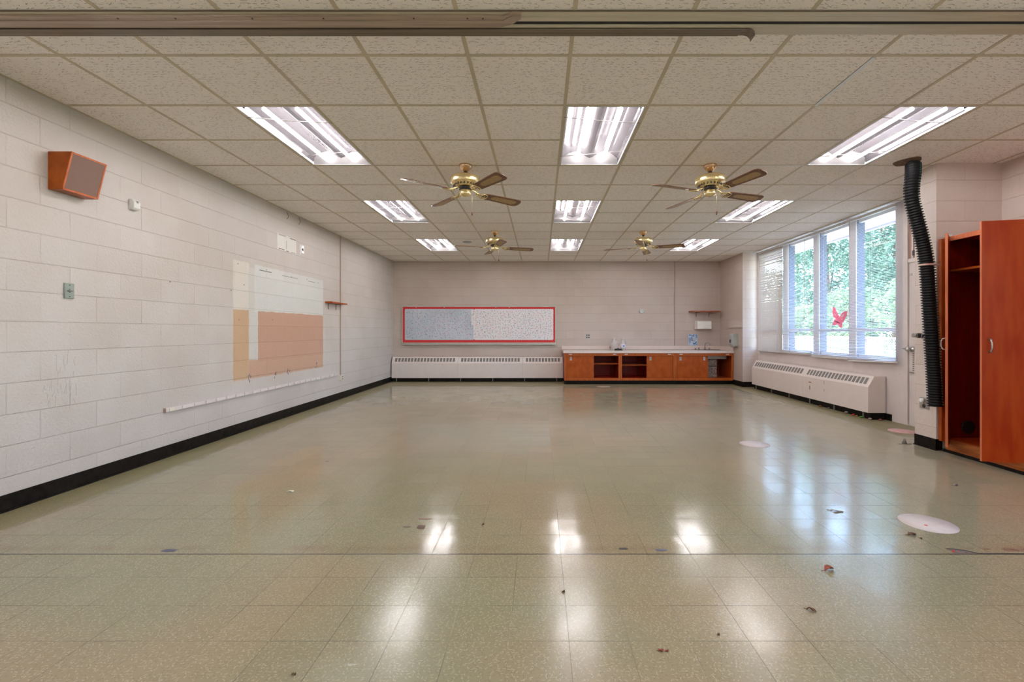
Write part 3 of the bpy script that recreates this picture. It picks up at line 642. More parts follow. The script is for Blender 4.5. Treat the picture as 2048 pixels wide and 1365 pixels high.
# ------------------------------------------------------------------ radiators
def radiator(loc, rz, sections, depth, label, zt=0.575, zs=0.43, zb=0.09):
    """built along local +x, front towards local -y, wall at local y=0"""
    t = thing('radiator_cover', label, 'radiator', loc, rz)
    L = sum(s[0] for s in sections)
    prof = [(0, zb), (-depth, zb), (-depth, zs), (-depth+0.085, zt), (0, zt)]
    x = 0
    n_ = Vector((0, -(zt-zs), -0.085)); sl = Vector((0, 0.085, zt-zs)); ln = sl.length; sl.normalize(); nrm = Vector((0, -sl.z, sl.y))
    for L_, slots in sections:
        mb = MB().use(M_RAD)
        mb.prism(prof, lambda u, v, x=x: (x+0.0015, u, v), lambda u, v, x=x, L_=L_: (x+L_-0.0015, u, v))
        s = mb.build('cover_section', None, t, bevel=0.003)
        mb = MB(); pitch = (L_-0.12)/slots
        for k in range(slots):
            cx = x+0.06+pitch*(k+0.5); w = pitch*0.34
            o = Vector((0, -depth, zs))
            a = o+sl*ln*0.24+nrm*0.0012; b = o+sl*ln*0.80+nrm*0.0012
            P = [Vector((cx-w, a.y, a.z)), Vector((cx+w, a.y, a.z)), Vector((cx+w, b.y, b.z)), Vector((cx-w, b.y, b.z))]
            Q = [p-nrm*0.004 for p in P]
            vs = [mb.bm.verts.new(p) for p in P+Q]
            for q in ((0,1,2,3),(7,6,5,4),(0,4,5,1),(1,5,6,2),(2,6,7,3),(3,7,4,0)): mb.face([vs[i] for i in q])
        mb.build('grille_slots', M_SLOT, s)
        x += L_
    for k in range(6): MB().box(0.1+k*(L-0.25)/5, 0.115+k*(L-0.25)/5, -depth+0.03, -depth+0.045, 0, zb).build('foot', M_SLOT, t)
    MB().box(0.01, L-0.01, -depth+0.045, -0.012, 0.002, zb-0.002).build('kick_panel', M_BASE, t)
    return t
radiator((XL+0.03, YB-0.02, 0), 0, [(1.53, 19), (1.50, 19), (0.93, 11)], 0.22, 'long cream radiator cover on the far wall below the red bordered bulletin board')
r2 = radiator((XR-0.012, 9.44, 0), -PI/2, [(1.83, 19), (1.52, 18)], 0.235, 'long cream radiator cover below the windows with scuffed front')
for m_, x0_, x1_, z0_, z1_ in ((mat('red_scuff', (0.35, 0.13, 0.10), 0.7, noise=0.3), 2.0, 2.07, 0.345, 0.36), (M_SLOT, 2.02, 2.04, 0.235, 0.30), (M_SLOT, 2.40, 2.407, 0.36, 0.41), (M_SLOT, 2.40, 2.407, 0.25, 0.29)):
    MB().box(x0_, x1_, -0.2366, -0.235, z0_, z1_).build('scuff_mark', m_, r2)

# crumpled litter below the window radiator
def blob(name, x, y, r, col, label, cat, seed, flat=0.6, z=0.0):
    rnd = random.Random(seed); bm = bmesh.new(); bmesh.ops.create_icosphere(bm, subdivisions=2, radius=r)
    for v in bm.verts: v.co *= rnd.uniform(0.7, 1.15); v.co.z *= flat
    lo = min(v.co.z for v in bm.verts)
    for v in bm.verts: v.co.z -= lo
    me = bpy.data.meshes.new(name); bm.to_mesh(me); bm.free(); me.materials.append(mat('crumple_%d' % seed, col, 0.6, noise=0.4, nscale=40))
    o = bpy.data.objects.new(name, me); C.objects.link(o); o.location = (x, y, z); return tag(o, label, cat, 'litter under the window radiator')
lit_ = [(4.335, 6.235, 0.022, (0.08, 0.30, 0.03), 'crumpled green wrapper under the near end of the window radiator'),
        (4.36, 6.10, 0.024, (0.40, 0.27, 0.28), 'crumpled pinkish wrapper at the very end of the window radiator'),
        (4.34, 6.40, 0.022, (0.60, 0.04, 0.02), 'bright red wrapper under the window radiator, near its end'),
        (4.345, 6.56, 0.028, (0.25, 0.22, 0.21), 'grey crumpled scrap under the window radiator beside the red wrapper'),
        (4.45, 6.045, 0.022, (0.20, 0.03, 0.025), 'dark red scrap just past the end of the window radiator'),
        (4.335, 7.15, 0.022, (0.30, 0.06, 0.02), 'orange red scrap under the middle of the window radiator'),
        (4.335, 6.95, 0.020, (0.20, 0.18, 0.17), 'small grey scrap under the middle of the window radiator'),
        (4.335, 6.33, 0.018, (0.50, 0.30, 0.05), 'small yellowish scrap under the window radiator near the green wrapper')]
for i, (x, y, r, c, lab) in enumerate(lit_): blob('crumpled_wrapper', x, y, r, c, lab, 'litter', 40+i)

# ------------------------------------------------------------------ ceiling lights
def troffer():
    t = thing('ceiling_light', '', 'ceiling light', (0, 0, CEIL), 0, 'recessed fluorescent ceiling lights')
    W, L = T/2-0.014, T-0.014     # half sizes
    mb = MB().use(M_WHITE)
    for x0, x1, y0, y1 in ((-W, W, -L, -L+0.012), (-W, W, L-0.012, L), (-W, -W+0.012, -L, L), (W-0.012, W, -L, L)): mb.box(x0, x1, y0, y1, -0.002, 0.03)
    mb.build('light_frame', None, t)
    # reflector: faceted trough around two lamps, closed on top
    prof = [(-W+0.01, 0.012), (-W+0.025, 0.055), (-0.20, 0.095), (-0.125, 0.108), (-0.07, 0.085), (-0.03, 0.062), (0, 0.052), (0.03, 0.062), (0.07, 0.085), (0.125, 0.108), (0.20, 0.095), (W-0.025, 0.055), (W-0.01, 0.005)]
    mb = MB().use(M_REFL)
    a = [mb.bm.verts.new((x, -L+0.10, z)) for x, z in prof]; b = [mb.bm.verts.new((x, L-0.03, z)) for x, z in prof]
    for i in range(len(prof)-1): mb.face([a[i], a[i+1], b[i+1], b[i]])
    mb.build('reflector', None, t, recalc=False)
    mb = MB().use(M_WHITE).box(-W, W, -L, L, 0.115, 0.13)
    mb.use(M_LENS).prism([(-L+0.012, 0.0), (-L+0.012, 0.12), (-L+0.07, 0.12), (-L+0.10, 0.05)], lambda u, v: (-W+0.01, u, v), lambda u, v: (W-0.01, u, v))
    mb.prism([(L-0.012, 0.0), (L-0.012, 0.12), (L-0.075, 0.12)], lambda u, v: (-W+0.01, u, v), lambda u, v: (W-0.01, u, v))
    mb.build('light_housing', None, t)
    for sx in (-0.125, 0.125):
        MB().tube([(sx, -L+0.09, 0.024), (sx, L-0.06, 0.024)], 0.0145, 12).build('fluorescent_tube', M_TUBE, t)
    MB().tube([(-W-0.01, L*0.62, -0.004), (-0.05, L*0.50, -0.010), (W+0.015, L*0.38, -0.004)], 0.0028, 6).build('guard_wire', M_WIRE, t)
    MB().tube([(-W-0.01, -L*0.72, -0.004), (0.0, -L*0.64, -0.010), (W+0.02, -L*0.55, -0.004)], 0.0028, 6).build('guard_wire', M_WIRE, t)
    return t
tr0 = troffer(); first = True
 
for r in LIGHT_ROWS:
    for c in LIGHT_COLS:
        side = {-4: 'on the speaker wall side', 0: 'in the middle column', 4: 'on the window side'}[c]
        lab = 'recessed fluorescent ceiling light %s, %s' % (side, {1: 'nearest the ceiling track', 5: 'second past the track', 9: 'farthest from the track', -3: 'overhead before the track', -7: 'behind the viewer', -11: 'farthest behind the viewer'}[r])
        loc = (GX0+(c+0.5)*T, GY0+(r+1)*T, CEIL)
        if first: tr0.location = loc; tr0['label'] = lab; first = False
        else: dup(tr0, lab, loc, PI if (r == 5) else 0)

# ------------------------------------------------------------------ ceiling fans
def fan():
    t = thing('ceiling_fan', '', 'ceiling fan', (0, 0, 0), 0, 'brass ceiling fans with cane inlaid blades')
    D = -CEIL    # local z measured from ceiling
    MB().lathe([(0.0, 0), (0.066, 0), (0.066, -0.012), (0.056, -0.03), (0.036, -0.052), (0.022, -0.065), (0.0, -0.066)], seg=28).build('canopy', M_COPPER, t)
    MB().lathe([(0.02, -0.064), (0.02, -0.075), (0.0, -0.076)], seg=16).build('canopy_ring', M_BLACK, t)
    MB().lathe([(0.011, -0.07), (0.011, -0.115), (0.0, -0.116)], seg=16).build('downrod', M_BRASS, t)
    MB().lathe([(0.0, -0.100), (0.05, -0.102), (0.115, -0.110), (0.142, -0.125), (0.145, -0.135), (0.145, -0.178), (0.138, -0.190), (0.10, -0.205), (0.09, -0.215), (0.0, -0.216)], seg=40).build('motor_housing', M_BRASS, t)
    mb = MB()
    for k in range(20):
        a = 2*PI*k/20; Mr = Matrix.Rotation(a, 4, 'Z') @ Matrix.Translation((0.108, 0, -0.207)) @ Matrix.Rotation(0.35, 4, 'Y')
        mb.box(-0.018, 0.018, -0.006, 0.006, -0.003, 0.003, Mr)
    mb.build('vent_slots', M_BLACK, t)
    MB().lathe([(0.062, -0.214), (0.06, -0.245), (0.0, -0.246)], seg=20).build('flywheel', M_BLACK, t)
    MB().lathe([(0.03, -0.243), (0.055, -0.25), (0.056, -0.285), (0.050, -0.302), (0.02, -0.312), (0.0, -0.313)], seg=28).build('switch_housing', M_BRASS, t)
    pc = MB().tube([(0.055, -0.02, -0.28), (0.062, -0.022, -0.30), (0.062, -0.022, -0.46)], 0.0016, 6).build('pull_chain', M_BRASS, t)
    MB().lathe([(0.0, -0.455), (0.005, -0.46), (0.009, -0.48), (0.007, -0.492), (0.0, -0.495)], 0.062, -0.022, 12).build('pull_knob', M_BLADE, pc)
    for k in range(4):
        Mr = Matrix.Rotation(k*PI/2, 4, 'Z') @ Matrix.Translation((0, 0, -0.268)) @ Matrix.Rotation(math.radians(-13), 4, 'X')
        r0, r1, w0, w1 = 0.20, 0.66, 0.052, 0.068
        out = [(r0, -w0*0.75), (r0+0.03, -w0), (r1-0.05, -w1), (r1-0.015, -w1*0.82), (r1, -w1*0.40), (r1, w1*0.40), (r1-0.015, w1*0.82), (r1-0.05, w1), (r0+0.03, w0), (r0, w0*0.75)]
        bl = MB().prism(out, lambda u, v: (u, v, -0.0035), lambda u, v: (u, v, 0.0035), Mr).build('blade', M_BLADE, t)
        inn = [(0.30, -0.012), (0.33, -0.030), (r1-0.085, -0.040), (r1-0.05, -0.025), (r1-0.05, 0.025), (r1-0.085, 0.040), (0.33, 0.030), (0.30, 0.012)]
        MB().prism(inn, lambda u, v: (u, v, -0.0045), lambda u, v: (u, v, 0.0045), Mr).build('cane_inlay', M_CANE, bl)
        mb = MB(); Mi = Matrix.Rotation(k*PI/2, 4, 'Z')
        mb.tube([Mi @ Vector(p) for p in ((0.055, 0, -0.232), (0.10, 0, -0.238), (0.15, 0, -0.262), (0.20, 0, -0.270))], 0.008, 8)
        for sg in (1, -1):
            mb.tube([Mr @ Vector(p) for p in ((0.12, 0, 0.002), (0.155, sg*0.032, -0.006), (0.195, sg*0.045, -0.007), (0.235, sg*0.036, -0.007), (0.25, 0, -0.007))], 0.005, 6)
            mb.tube([Mr @ Vector(p) for p in ((0.14, 0, -0.004), (0.175, sg*0.018, -0.007), (0.21, sg*0.022, -0.007), (0.225, 0, -0.007))], 0.004, 6)
        mb.build('blade_iron', M_BRASS, bl)
    return t
f0 = fan(); f0.location = (-0.745, 4.585, CEIL); f0.rotation_euler = (0, 0, math.radians(39))
f0['label'] = 'brass ceiling fan nearest the viewer over the left half of the room'
dup(f0, 'brass ceiling fan nearest the windows, one blade crossing a ceiling light', (1.685, 4.585, CEIL), math.radians(21))
dup(f0, 'small looking brass ceiling fan far back above the bulletin board', (-0.755, 7.635, CEIL), math.radians(17))
dup(f0, 'small looking brass ceiling fan far back above the cabinets', (1.70, 7.635, CEIL), math.radians(-19))
o = MB().lathe([(0.0, 0), (0.085, 0), (0.085, -0.006), (0.07, -0.012), (0.0, -0.012)], seg=28).build('ceiling_speaker', mat('grey_speaker_grille', (0.42, 0.40, 0.38), 0.6, noise=0.1)); o.location = (-1.35, 8.51, CEIL)
tag(o, 'small round grey ceiling speaker between the far light and the far left fan', 'speaker')

# ------------------------------------------------------------------ folding wall tracks on the ceiling
t = thing('ceiling_track', 'painted steel ceiling track nearest the viewer with a rail curving off at mid ceiling', 'track', (0, 2.404, CEIL))
zb = -0.010
MB().box(XL+0.002, XRN-0.002, -0.034, 0.038, zb, 0.0).build('track_channel', M_TRACK, t, bevel=0.002)
MB().box(XL+0.002, XRN-0.002, -0.038, -0.033, zb+0.001, -0.001).build('track_lip', M_TRACKD, t)
MB().box(XL+0.002, XRN-0.002, 0.000, 0.003, zb-0.0015, zb).build('track_rib', M_TRACK, t)
# guide rail with curved end
def strip(mb, outer, inner, z0, z1):
    n = len(outer)
    A = [mb.bm.verts.new((x, y, z0)) for x, y in outer]; B_ = [mb.bm.verts.new((x, y, z0)) for x, y in inner]
    A2 = [mb.bm.verts.new((x, y, z1)) for x, y in outer]; B2 = [mb.bm.verts.new((x, y, z1)) for x, y in inner]
    for i in range(n-1):
        mb.face([A[i], A[i+1], B_[i+1], B_[i]]); mb.face([A2[i], B2[i], B2[i+1], A2[i+1]])
        mb.face([A[i], A2[i], A2[i+1], A[i+1]]); mb.face([B_[i], B_[i+1], B2[i+1], B2[i]])
    mb.face([A[0], B_[0], B2[0], A2[0]]); mb.face([A[-1], A2[-1], B2[-1], B_[-1]])
mb = MB()
near = [(XL+0.002, -0.018), (-0.235, -0.018), (-0.20, -0.016), (-0.165, -0.028), (-0.145, -0.039), (-0.10, -0.040)]
far = [(XL+0.002, 0.064), (-0.245, 0.064), (-0.20, 0.058), (-0.165, 0.045), (-0.14, 0.030), (-0.10, -0.004)]
strip(mb, near, far, zb-0.011, zb-0.001)
gr = mb.build('guide_rail', M_TRACKW, t)
mb = MB(); strip(mb, [(x, y+0.030*(1 if i < 3 else .5)) for i, (x, y) in enumerate(near)], far, zb-0.015, zb-0.010); mb.build('rail_web', M_TRACKW, gr)
mb = MB()
for x in (-3.0, -2.2, -1.9, -1.5, -1.13, -0.66, -0.38, -0.30): mb.box(x-0.004, x+0.004, -0.006, 0.002, zb-0.0125, zb-0.010)
mb.build('rail_screws', M_BLACK, gr)
t = thing('ceiling_track', 'second painted steel ceiling track with a dark rail that curls down at its end', 'track', (0, 2.51, CEIL))
MB().box(XL+0.002, XRN-0.002, -0.040, 0.043, -0.009, 0.0).build('track_channel', M_TRACK, t, bevel=0.002)
MB().box(XL+0.002, XRN-0.002, -0.042, -0.022, -0.013, -0.008).build('track_lip', M_TRACK, t, bevel=0.001)
MB().box(XL+0.002, 1.09, -0.018, 0.040, -0.020, -0.008).build('guide_rail', M_TRACKD, t, bevel=0.003)
mb = MB(); pts = [(1.085, -0.014), (1.115, -0.014), (1.14, -0.020), (1.155, -0.034), (1.158, -0.052)]
for i in range(len(pts)-1):
    (xa, za), (xb, zb2) = pts[i], pts[i+1]
    mb.prism([(-0.018, 0.0), (0.040, 0.0), (0.040, 0.006), (-0.018, 0.006)], lambda u, v, xa=xa, za=za: (xa, u, za+v), lambda u, v, xb=xb, zb2=zb2: (xb, u, zb2+v))
mb.build('curled_end', M_TRACKD, t)
MB().box(XL, XRN, 2.442, 2.470, CEIL-0.0045, CEIL).build('trim_7', M_DARK, kind='structure')  # dark strip painting in the shade of the gap between the tracks

# ------------------------------------------------------------------ left wall objects
# wooden speaker
t = thing('wall_speaker', 'wedge shaped wooden speaker box with woven brown cloth front high on the wall', 'speaker', (XL, 3.38, 2.305))
W = 0.131; zt, zb_ = 0.133, -0.133; dt, db = 0.168, 0.100
MB().prism([(0.001, zb_), (0.001, zt), (dt, zt), (db, zb_)], lambda u, v: (u, -W, v), lambda u, v: (u, W, v)).build('speaker_box', M_WOODS, t, bevel=0.002)
sdir = Vector((dt-db, 0, zt-zb_)); sl_ = sdir.length; sdir.normalize(); nn = Vector((sdir.z, 0, -sdir.x)); o0 = Vector((db, 0, zb_))
def clothmat():
    m, nt, p = new_mat('woven_speaker_cloth'); B = NB(nt); vec, X, Y, Z = B.sep()
    w = B.math('SINE', B.math('MULTIPLY', B.math('ADD', Y, B.math('MULTIPLY', Z, 0.9)), 900.0)); c = B.mix(B.smooth(w, -0.4, 0.6), (0.12, 0.06, 0.045), (0.34, 0.22, 0.18))
    B.l.new(c, p.inputs['Base Color']); p.inputs['Roughness'].default_value = 0.8; return m
P = lambda a, y, h: o0+sdir*a+nn*h+Vector((0, y, 0))
mb = MB(); vs = [mb.bm.verts.new(P(a, y, h)) for h in (0.0015, 0.0) for a, y in ((0.012, -W+0.01), (sl_-0.01, -W+0.01), (sl_-0.01, W-0.01), (0.012, W-0.01))]
for q in ((0,1,2,3),(7,6,5,4),(0,4,5,1),(1,5,6,2),(2,6,7,3),(3,7,4,0)): mb.face([vs[i] for i in q])
mb.build('speaker_cloth', clothmat(), t)
mb = MB()
for a0, a1, y0, y1 in ((0, 0.013, -W, W), (sl_-0.011, sl_, -W, W), (0, sl_, -W, -W+0.011), (0, sl_, W-0.011, W)):
    vs = [mb.bm.verts.new(P(a, y, h)) for h in (0.004, 0.0) for a, y in ((a0, y0), (a1, y0), (a1, y1), (a0, y1))]
    for q in ((0,1,2,3),(7,6,5,4),(0,4,5,1),(1,5,6,2),(2,6,7,3),(3,7,4,0)): mb.face([vs[i] for i in q])
mb.build('speaker_trim', M_WOODE, t)
# sensor
t = thing('wall_sensor', 'small white plastic sensor on the wall beside the wooden speaker', 'sensor', (XL, 3.92, 2.245))
MB().prism([(0, -0.046), (0, 0.046), (0.03, 0.043), (0.048, 0.02), (0.045, -0.03), (0.03, -0.046)], lambda u, v: (u, -0.032, v), lambda u, v: (u, 0.032, v)).build('sensor_case', mat('white_plastic', (0.72, 0.71, 0.69), 0.4, noise=0.04), t, bevel=0.005)
MB().box(0.045, 0.049, -0.008, 0.008, 0.012, 0.03).build('sensor_lens', M_SLOT, t)
# switch plate
t = thing('light_switch', 'grey green metal switch plate alone on the block wall', 'switch', (XL, 3.39, 1.467))
MB().box(0.0, 0.012, -0.034, 0.034, -0.056, 0.056).build('switch_plate', M_PLATE, t, bevel=0.002)
MB().box(0.011, 0.014, -0.004, 0.004, -0.014, 0.014).box(0.011, 0.022, -0.018, 0.018, -0.003, 0.003).build('switch_lever', M_SLOT, t)
mb = MB()
for z in (-0.042, 0.042): mb.box(0.012, 0.0135, -0.003, 0.003, z-0.003, z+0.003)
mb.build('screw', M_BLACK, t)
# outlet high on the wall
t = thing('wall_outlet', 'single black outlet in a small steel plate high on the left wall', 'outlet', (XL, 6.72, 2.36))
MB().box(0, 0.008, -0.035, 0.035, -0.058, 0.058).build('outlet_plate', M_STEEL, t, bevel=0.002)
MB().lathe([(0.0, 0), (0.02, 0), (0.02, 0.004), (0, 0.004)], seg=16, M=Matrix.Translation((0.007, 0, 0)) @ Matrix.Rotation(PI/2, 4, 'Y')).build('socket', M_BLACK, t)
MB().box(0, 0.002, -0.06, -0.036, -0.075, 0.062).build('paint_patch', M_WHITE, t)
# wall shelf on the left wall
t = thing('wall_shelf', 'small orange wooden shelf on brackets on the left wall beside the conduit', 'shelf', (XL, 7.73, 1.64))
MB().box(0.0, 0.115, -0.30, 0.29, -0.012, 0.012).build('shelf_board', M_WOODC, t, bevel=0.003)
for yy in (-0.19, 0.09):
    MB().box(0.0, 0.008, yy-0.006, yy+0.006, -0.11, -0.012).box(0.0, 0.09, yy-0.006, yy+0.006, -0.018, -0.012).build('bracket', M_SLOT, t)
# conduit with outlet box
t = thing('wall_conduit', 'thin brown painted conduit down the left wall to an outlet box', 'conduit', (XL, 7.987, 0.32))
MB().box(0.0, 0.016, -0.010, 0.010, 0.09, CEIL-0.32).build('conduit_pipe', mat('tan_paint', (0.42, 0.32, 0.26), 0.5, noise=0.08), t)
MB().box(0.0, 0.045, -0.035, 0.035, 0.0, 0.10).build('outlet_box', M_LABEL, t, bevel=0.003)
MB().box(0.045, 0.048, -0.015, 0.015, 0.015, 0.04).box(0.045, 0.048, -0.015, 0.015, 0.055, 0.08).build('socket', M_SLOT, t)
# power strip raceway
t = thing('power_strip', 'long painted power strip low on the left wall with outlets along it', 'power strip', (XL, 4.248, 0.44))
MB().box(0.0, 0.028, 0, 3.64, -0.018, 0.018).build('strip_channel', M_PANEL, t, bevel=0.002)
for k in range(23):
    y = 0.03+0.155*k
    MB().box(0.027, 0.036, y, y+0.055, -0.013, 0.017).build('outlet_block', M_LABEL if k == 0 else M_PANEL, t)
MB().box(0.0, 0.022, -0.004, 0.0, -0.02, 0.02).build('end_cap', mat('brown_end', (0.36, 0.22, 0.16), 0.6, noise=0.1), t)
mb = MB()
for px, py in ((573,424),(597,441)):
    mb.tube([(XL+0.005, ly(px), 2.80), (XL+0.03, ly(px), 2.74), (XL+0.004, ly(px), 2.70)], 0.004, 6)
tag(mb.build('wire_hook', M_SLOT), 'bent wire hooks at the top of the left wall by the ceiling', 'hook')

# ------------------------------------------------------------------ far wall objects
# bulletin board
x0, x1, z0, z1 = bx(804), bx(1112), 0.852, 1.768; cx = (x0+x1)/2; W = (x1-x0)/2; Hh = z1-z0
t = thing('bulletin_board', 'long bulletin board with red border and speckled paper on the far wall', 'bulletin board', (cx, YB, z0))
MB().box(-W+0.01, W-0.01, -0.02, -0.001, 0.02, Hh-0.01).build('backing_board', M_RED, t)
mb = MB().use(M_ALU).box(-W, W, -0.03, -0.001, Hh-0.022, Hh).box(-W, -W+0.022, -0.03, -0.001, 0.02, Hh).box(W-0.022, W, -0.03, -0.001, 0.02, Hh).box(-W, W, -0.03, -0.001, 0.03, 0.052)
mb.build('board_frame', None, t, bevel=0.002)
MB().box(-W, W, -0.075, -0.001, 0.0, 0.012).box(-W, W, -0.078, -0.070, 0.0, 0.022).box(-W, W, -0.025, -0.001, 0.01, 0.035).build('chalk_tray', M_ALU, t, bevel=0.002)
def scallop(xa, xb, za, zb_, sides, r=0.020):
    pts = []
    def run(ax, az, bx_, bz_, on):
        L = math.hypot(bx_-ax, bz_-az); n = max(1, round(L/(2*r)))
        if not on: pts.append((ax, az)); return
        dx, dz = (bx_-ax)/n, (bz_-az)/n; ux, uz = dx/math.hypot(dx, dz), dz/math.hypot(dx, dz); nx, nz = uz, -ux
        for k in range(n):
            mx_, mz_ = ax+dx*(k+.5), az+dz*(k+.5); rr = L/n/2
            for a in (180, 135, 90, 45):
                c_, s_ = math.cos(math.radians(a)), math.sin(math.radians(a))
                pts.append((mx_+ux*rr*c_+nx*rr*s_*0.8, mz_+uz*rr*c_+nz*rr*s_*0.8))
    run(xa, za, xb, za, sides[0]); run(xb, za, xb, zb_, sides[1]); run(xb, zb_, xa, zb_, sides[2]); run(xa, zb_, xa, za, sides[3])
    return pts
ix0, ix1, iz0, iz1 = -W+0.085, W-0.075, 0.125, Hh-0.085; xm = bx(943)-cx
pb = MB().prism(scallop(ix0, xm+0.05, iz0, iz1, (1, 0, 1, 1)), lambda u, v: (u, -0.0225, v), lambda u, v: (u, -0.019, v)).build('blue_paper', M_PAPB, t, label='faded blue grey speckled paper on the left')
pw = MB().prism([(xm+0.05, iz0)]+scallop(xm+0.08, ix1, iz0, iz1, (1, 1, 1, 0))[0:]+[(xm, iz1), (xm, iz1-0.36), (xm+0.05, iz1-0.37)], lambda u, v: (u, -0.0245, v), lambda u, v: (u, -0.0226, v)).build('white_paper', M_PAPW, t, label='white speckled paper on the right')
dash = [mat('dash_red', (0.62, 0.12, 0.14), 0.7), mat('dash_blue', (0.12, 0.20, 0.30), 0.7), mat('dash_green', (0.22, 0.38, 0.33), 0.7), mat('dash_orange', (0.66, 0.36, 0.30), 0.7), mat('dash_dark', (0.06, 0.06, 0.09), 0.7)]
rnd = random.Random(5); mbl, mbr = MB(), MB()
for k in dash: mbl.use(k); mbr.use(k)
nx_, nz_ = 58, 13
for i in range(nx_):
    for j in range(nz_):
        x = ix0+0.02+(ix1-ix0-0.04)*(i+rnd.uniform(.1, .9))/nx_; z = iz0+0.02+(iz1-iz0-0.04)*(j+rnd.uniform(.1, .9))/nz_
        right = x > xm+0.06 or (x > xm+0.01 and z > iz1-0.33); mm = mbr if right else mbl; mm.use(rnd.choice(dash))
        a = rnd.uniform(0, PI); L, w = 0.019, 0.0035; y = -0.0252 if right else -0.0231
        u = Vector((math.cos(a), 0, math.sin(a))); v = Vector((-math.sin(a), 0, math.cos(a))); o = Vector((x, y, z))
        mm.face([mm.bm.verts.new(p) for p in (o-u*L-v*w, o+u*L-v*w, o+u*L+v*w, o-u*L+v*w)])
mbl.build('printed_dashes', None, pb, kind='stuff', recalc=False); mbr.build('printed_dashes', None, pw, kind='stuff', recalc=False)
for px in (833, 889, 992, 1019):
    x = bx(px)-cx; MB().box(x-0.01, x+0.01, -0.036, -0.028, Hh-0.045, Hh+0.008).build('map_clip', M_STEEL, t)
# round thermostat, blank plate, outlet, conduit
t = thing('thermostat', 'small round white thermostat on the far wall above the cabinets', 'thermostat', (bx(1283), YB, bz(623)))
Mf = Matrix.Rotation(PI/2, 4, 'X')
MB().lathe([(0, 0), (0.052, 0), (0.052, 0.02), (0.046, 0.03), (0, 0.032)], seg=28, M=Mf).build('thermostat_case', mat('pale_grey_plastic', (0.62, 0.66, 0.64), 0.4, noise=0.05), t)
MB().box(-0.02, -0.008, -0.0335, -0.031, 0.0, 0.012).box(0.010, 0.022, -0.0335, -0.031, 0.0, 0.010).build('dial_mark', M_SLOT, t)
t = thing('blank_cover', 'square painted blank cover plate on the far wall above the left end of the counter', 'cover plate', (bx(1140.5), YB, bz(669.5)))
MB().box(-0.073, 0.073, -0.006, 0.0, -0.075, 0.075).build('cover_plate', mat('wall_paint_flat', (0.56, 0.47, 0.425), 0.45, noise=0.03), t, bevel=0.002)
MB().box(-0.078, -0.072, -0.008, 0.0, -0.078, 0.078).box(-0.078, 0.078, -0.008, 0.0, -0.080, -0.074).build('plate_edge', M_SLATG, t)
t = thing('wall_outlet', 'square outlet plate with four dark sockets on the far wall above the counter', 'outlet', (bx(1175.8), YB, bz(673)))
MB().box(-0.058, 0.058, -0.008, 0, -0.06, 0.06).build('outlet_plate', M_STEEL, t, bevel=0.002)
for sx in (-0.024, 0.024):
    for sz in (-0.026, 0.026): MB().lathe([(0, 0), (0.016, 0), (0.016, 0.004), (0, 0.004)], sx, 0, 16, M=Matrix.Translation((0, -0.007, sz)) @ Mf).build('socket', M_BLACK, t)
t = thing('wall_conduit', 'thin painted conduit running down the far wall to the sink counter', 'conduit', (bx(1349), YB, 0.83))
MB().box(-0.009, 0.009, -0.016, 0, 0, CEIL-0.83).build('conduit_pipe', mat('taupe_paint', (0.42, 0.31, 0.27), 0.5, noise=0.06), t)
# far shelf, towel dispenser, poster
t = thing('wall_shelf', 'reddish wooden shelf on the far wall above the white paper towel dispenser', 'shelf', (3.82, YB, 1.63))
MB().box(-0.33, 0.33, -0.25, 0.0, -0.014, 0.014).build('shelf_board', wood('shelf_red_wood', (0.36, 0.10, 0.04), (0.28, 0.07, 0.03)), t, bevel=0.003)
for x in (-0.15, 0.15): MB().box(x-0.008, x+0.008, -0.2, 0, -0.024, -0.014).box(x-0.008, x+0.008, -0.01, 0, -0.12, -0.014).build('bracket', M_SLOT, t)
t = thing('towel_dispenser', 'white paper towel dispenser on the far wall over the sink', 'dispenser', (3.80, YB, 1.215))
MB().prism([(0, 0), (-0.20, 0.01), (-0.19, 0.185), (-0.12, 0.20), (0, 0.20)], lambda u, v: (-0.165, u, v), lambda u, v: (0.165, u, v)).build('dispenser_case', mat('bright_white_plastic', (0.78, 0.74, 0.70), 0.35, noise=0.03), t, bevel=0.005)
MB().box(-0.04, 0.04, -0.205, -0.2, 0.03, 0.036).build('dispenser_latch', M_SLATG, t)
t = thing('poster', 'small blue hand washing style poster taped to the far wall by the faucet', 'poster', (3.594, YB, 0.965))
MB().box(-0.107, 0.107, -0.0015, 0, -0.133, 0.133).build('poster_sheet', mat('poster_blue', (0.30, 0.44, 0.66), 0.6, col2=(0.55, 0.64, 0.74), nscale=16), t)
mb = MB(); rnd = random.Random(3)
mb.use(mat('poster_dark', (0.08, 0.12, 0.28), 0.6))
for k, zz in enumerate((0.035, 0.01, -0.015)):
    x = -0.09
    while x < 0.0: w = rnd.uniform(0.008, 0.016); mb.box(x, x+w, -0.003, -0.0012, zz-0.007, zz+0.007); x += w+0.005
mb.use(mat('poster_mid', (0.14, 0.28, 0.55), 0.6))
for k in range(16):
    x, z = rnd.uniform(-0.09, 0.09), rnd.choice((rnd.uniform(0.06, 0.12), rnd.uniform(-0.12, -0.045)))
    mb.lathe([(0, 0), (0.014, 0), (0.014, 0.001), (0, 0.001)], 0, 0, 8, M=Matrix.Translation((x, -0.0012, z)) @ Mf)
mb.use(M_WHITE).lathe([(0, 0), (0.026, 0), (0.026, 0.001), (0, 0.001)], 0, 0, 8, M=Matrix.Translation((0.03, -0.0012, 0.012)) @ Mf)
mb.build('poster_print', None, t)
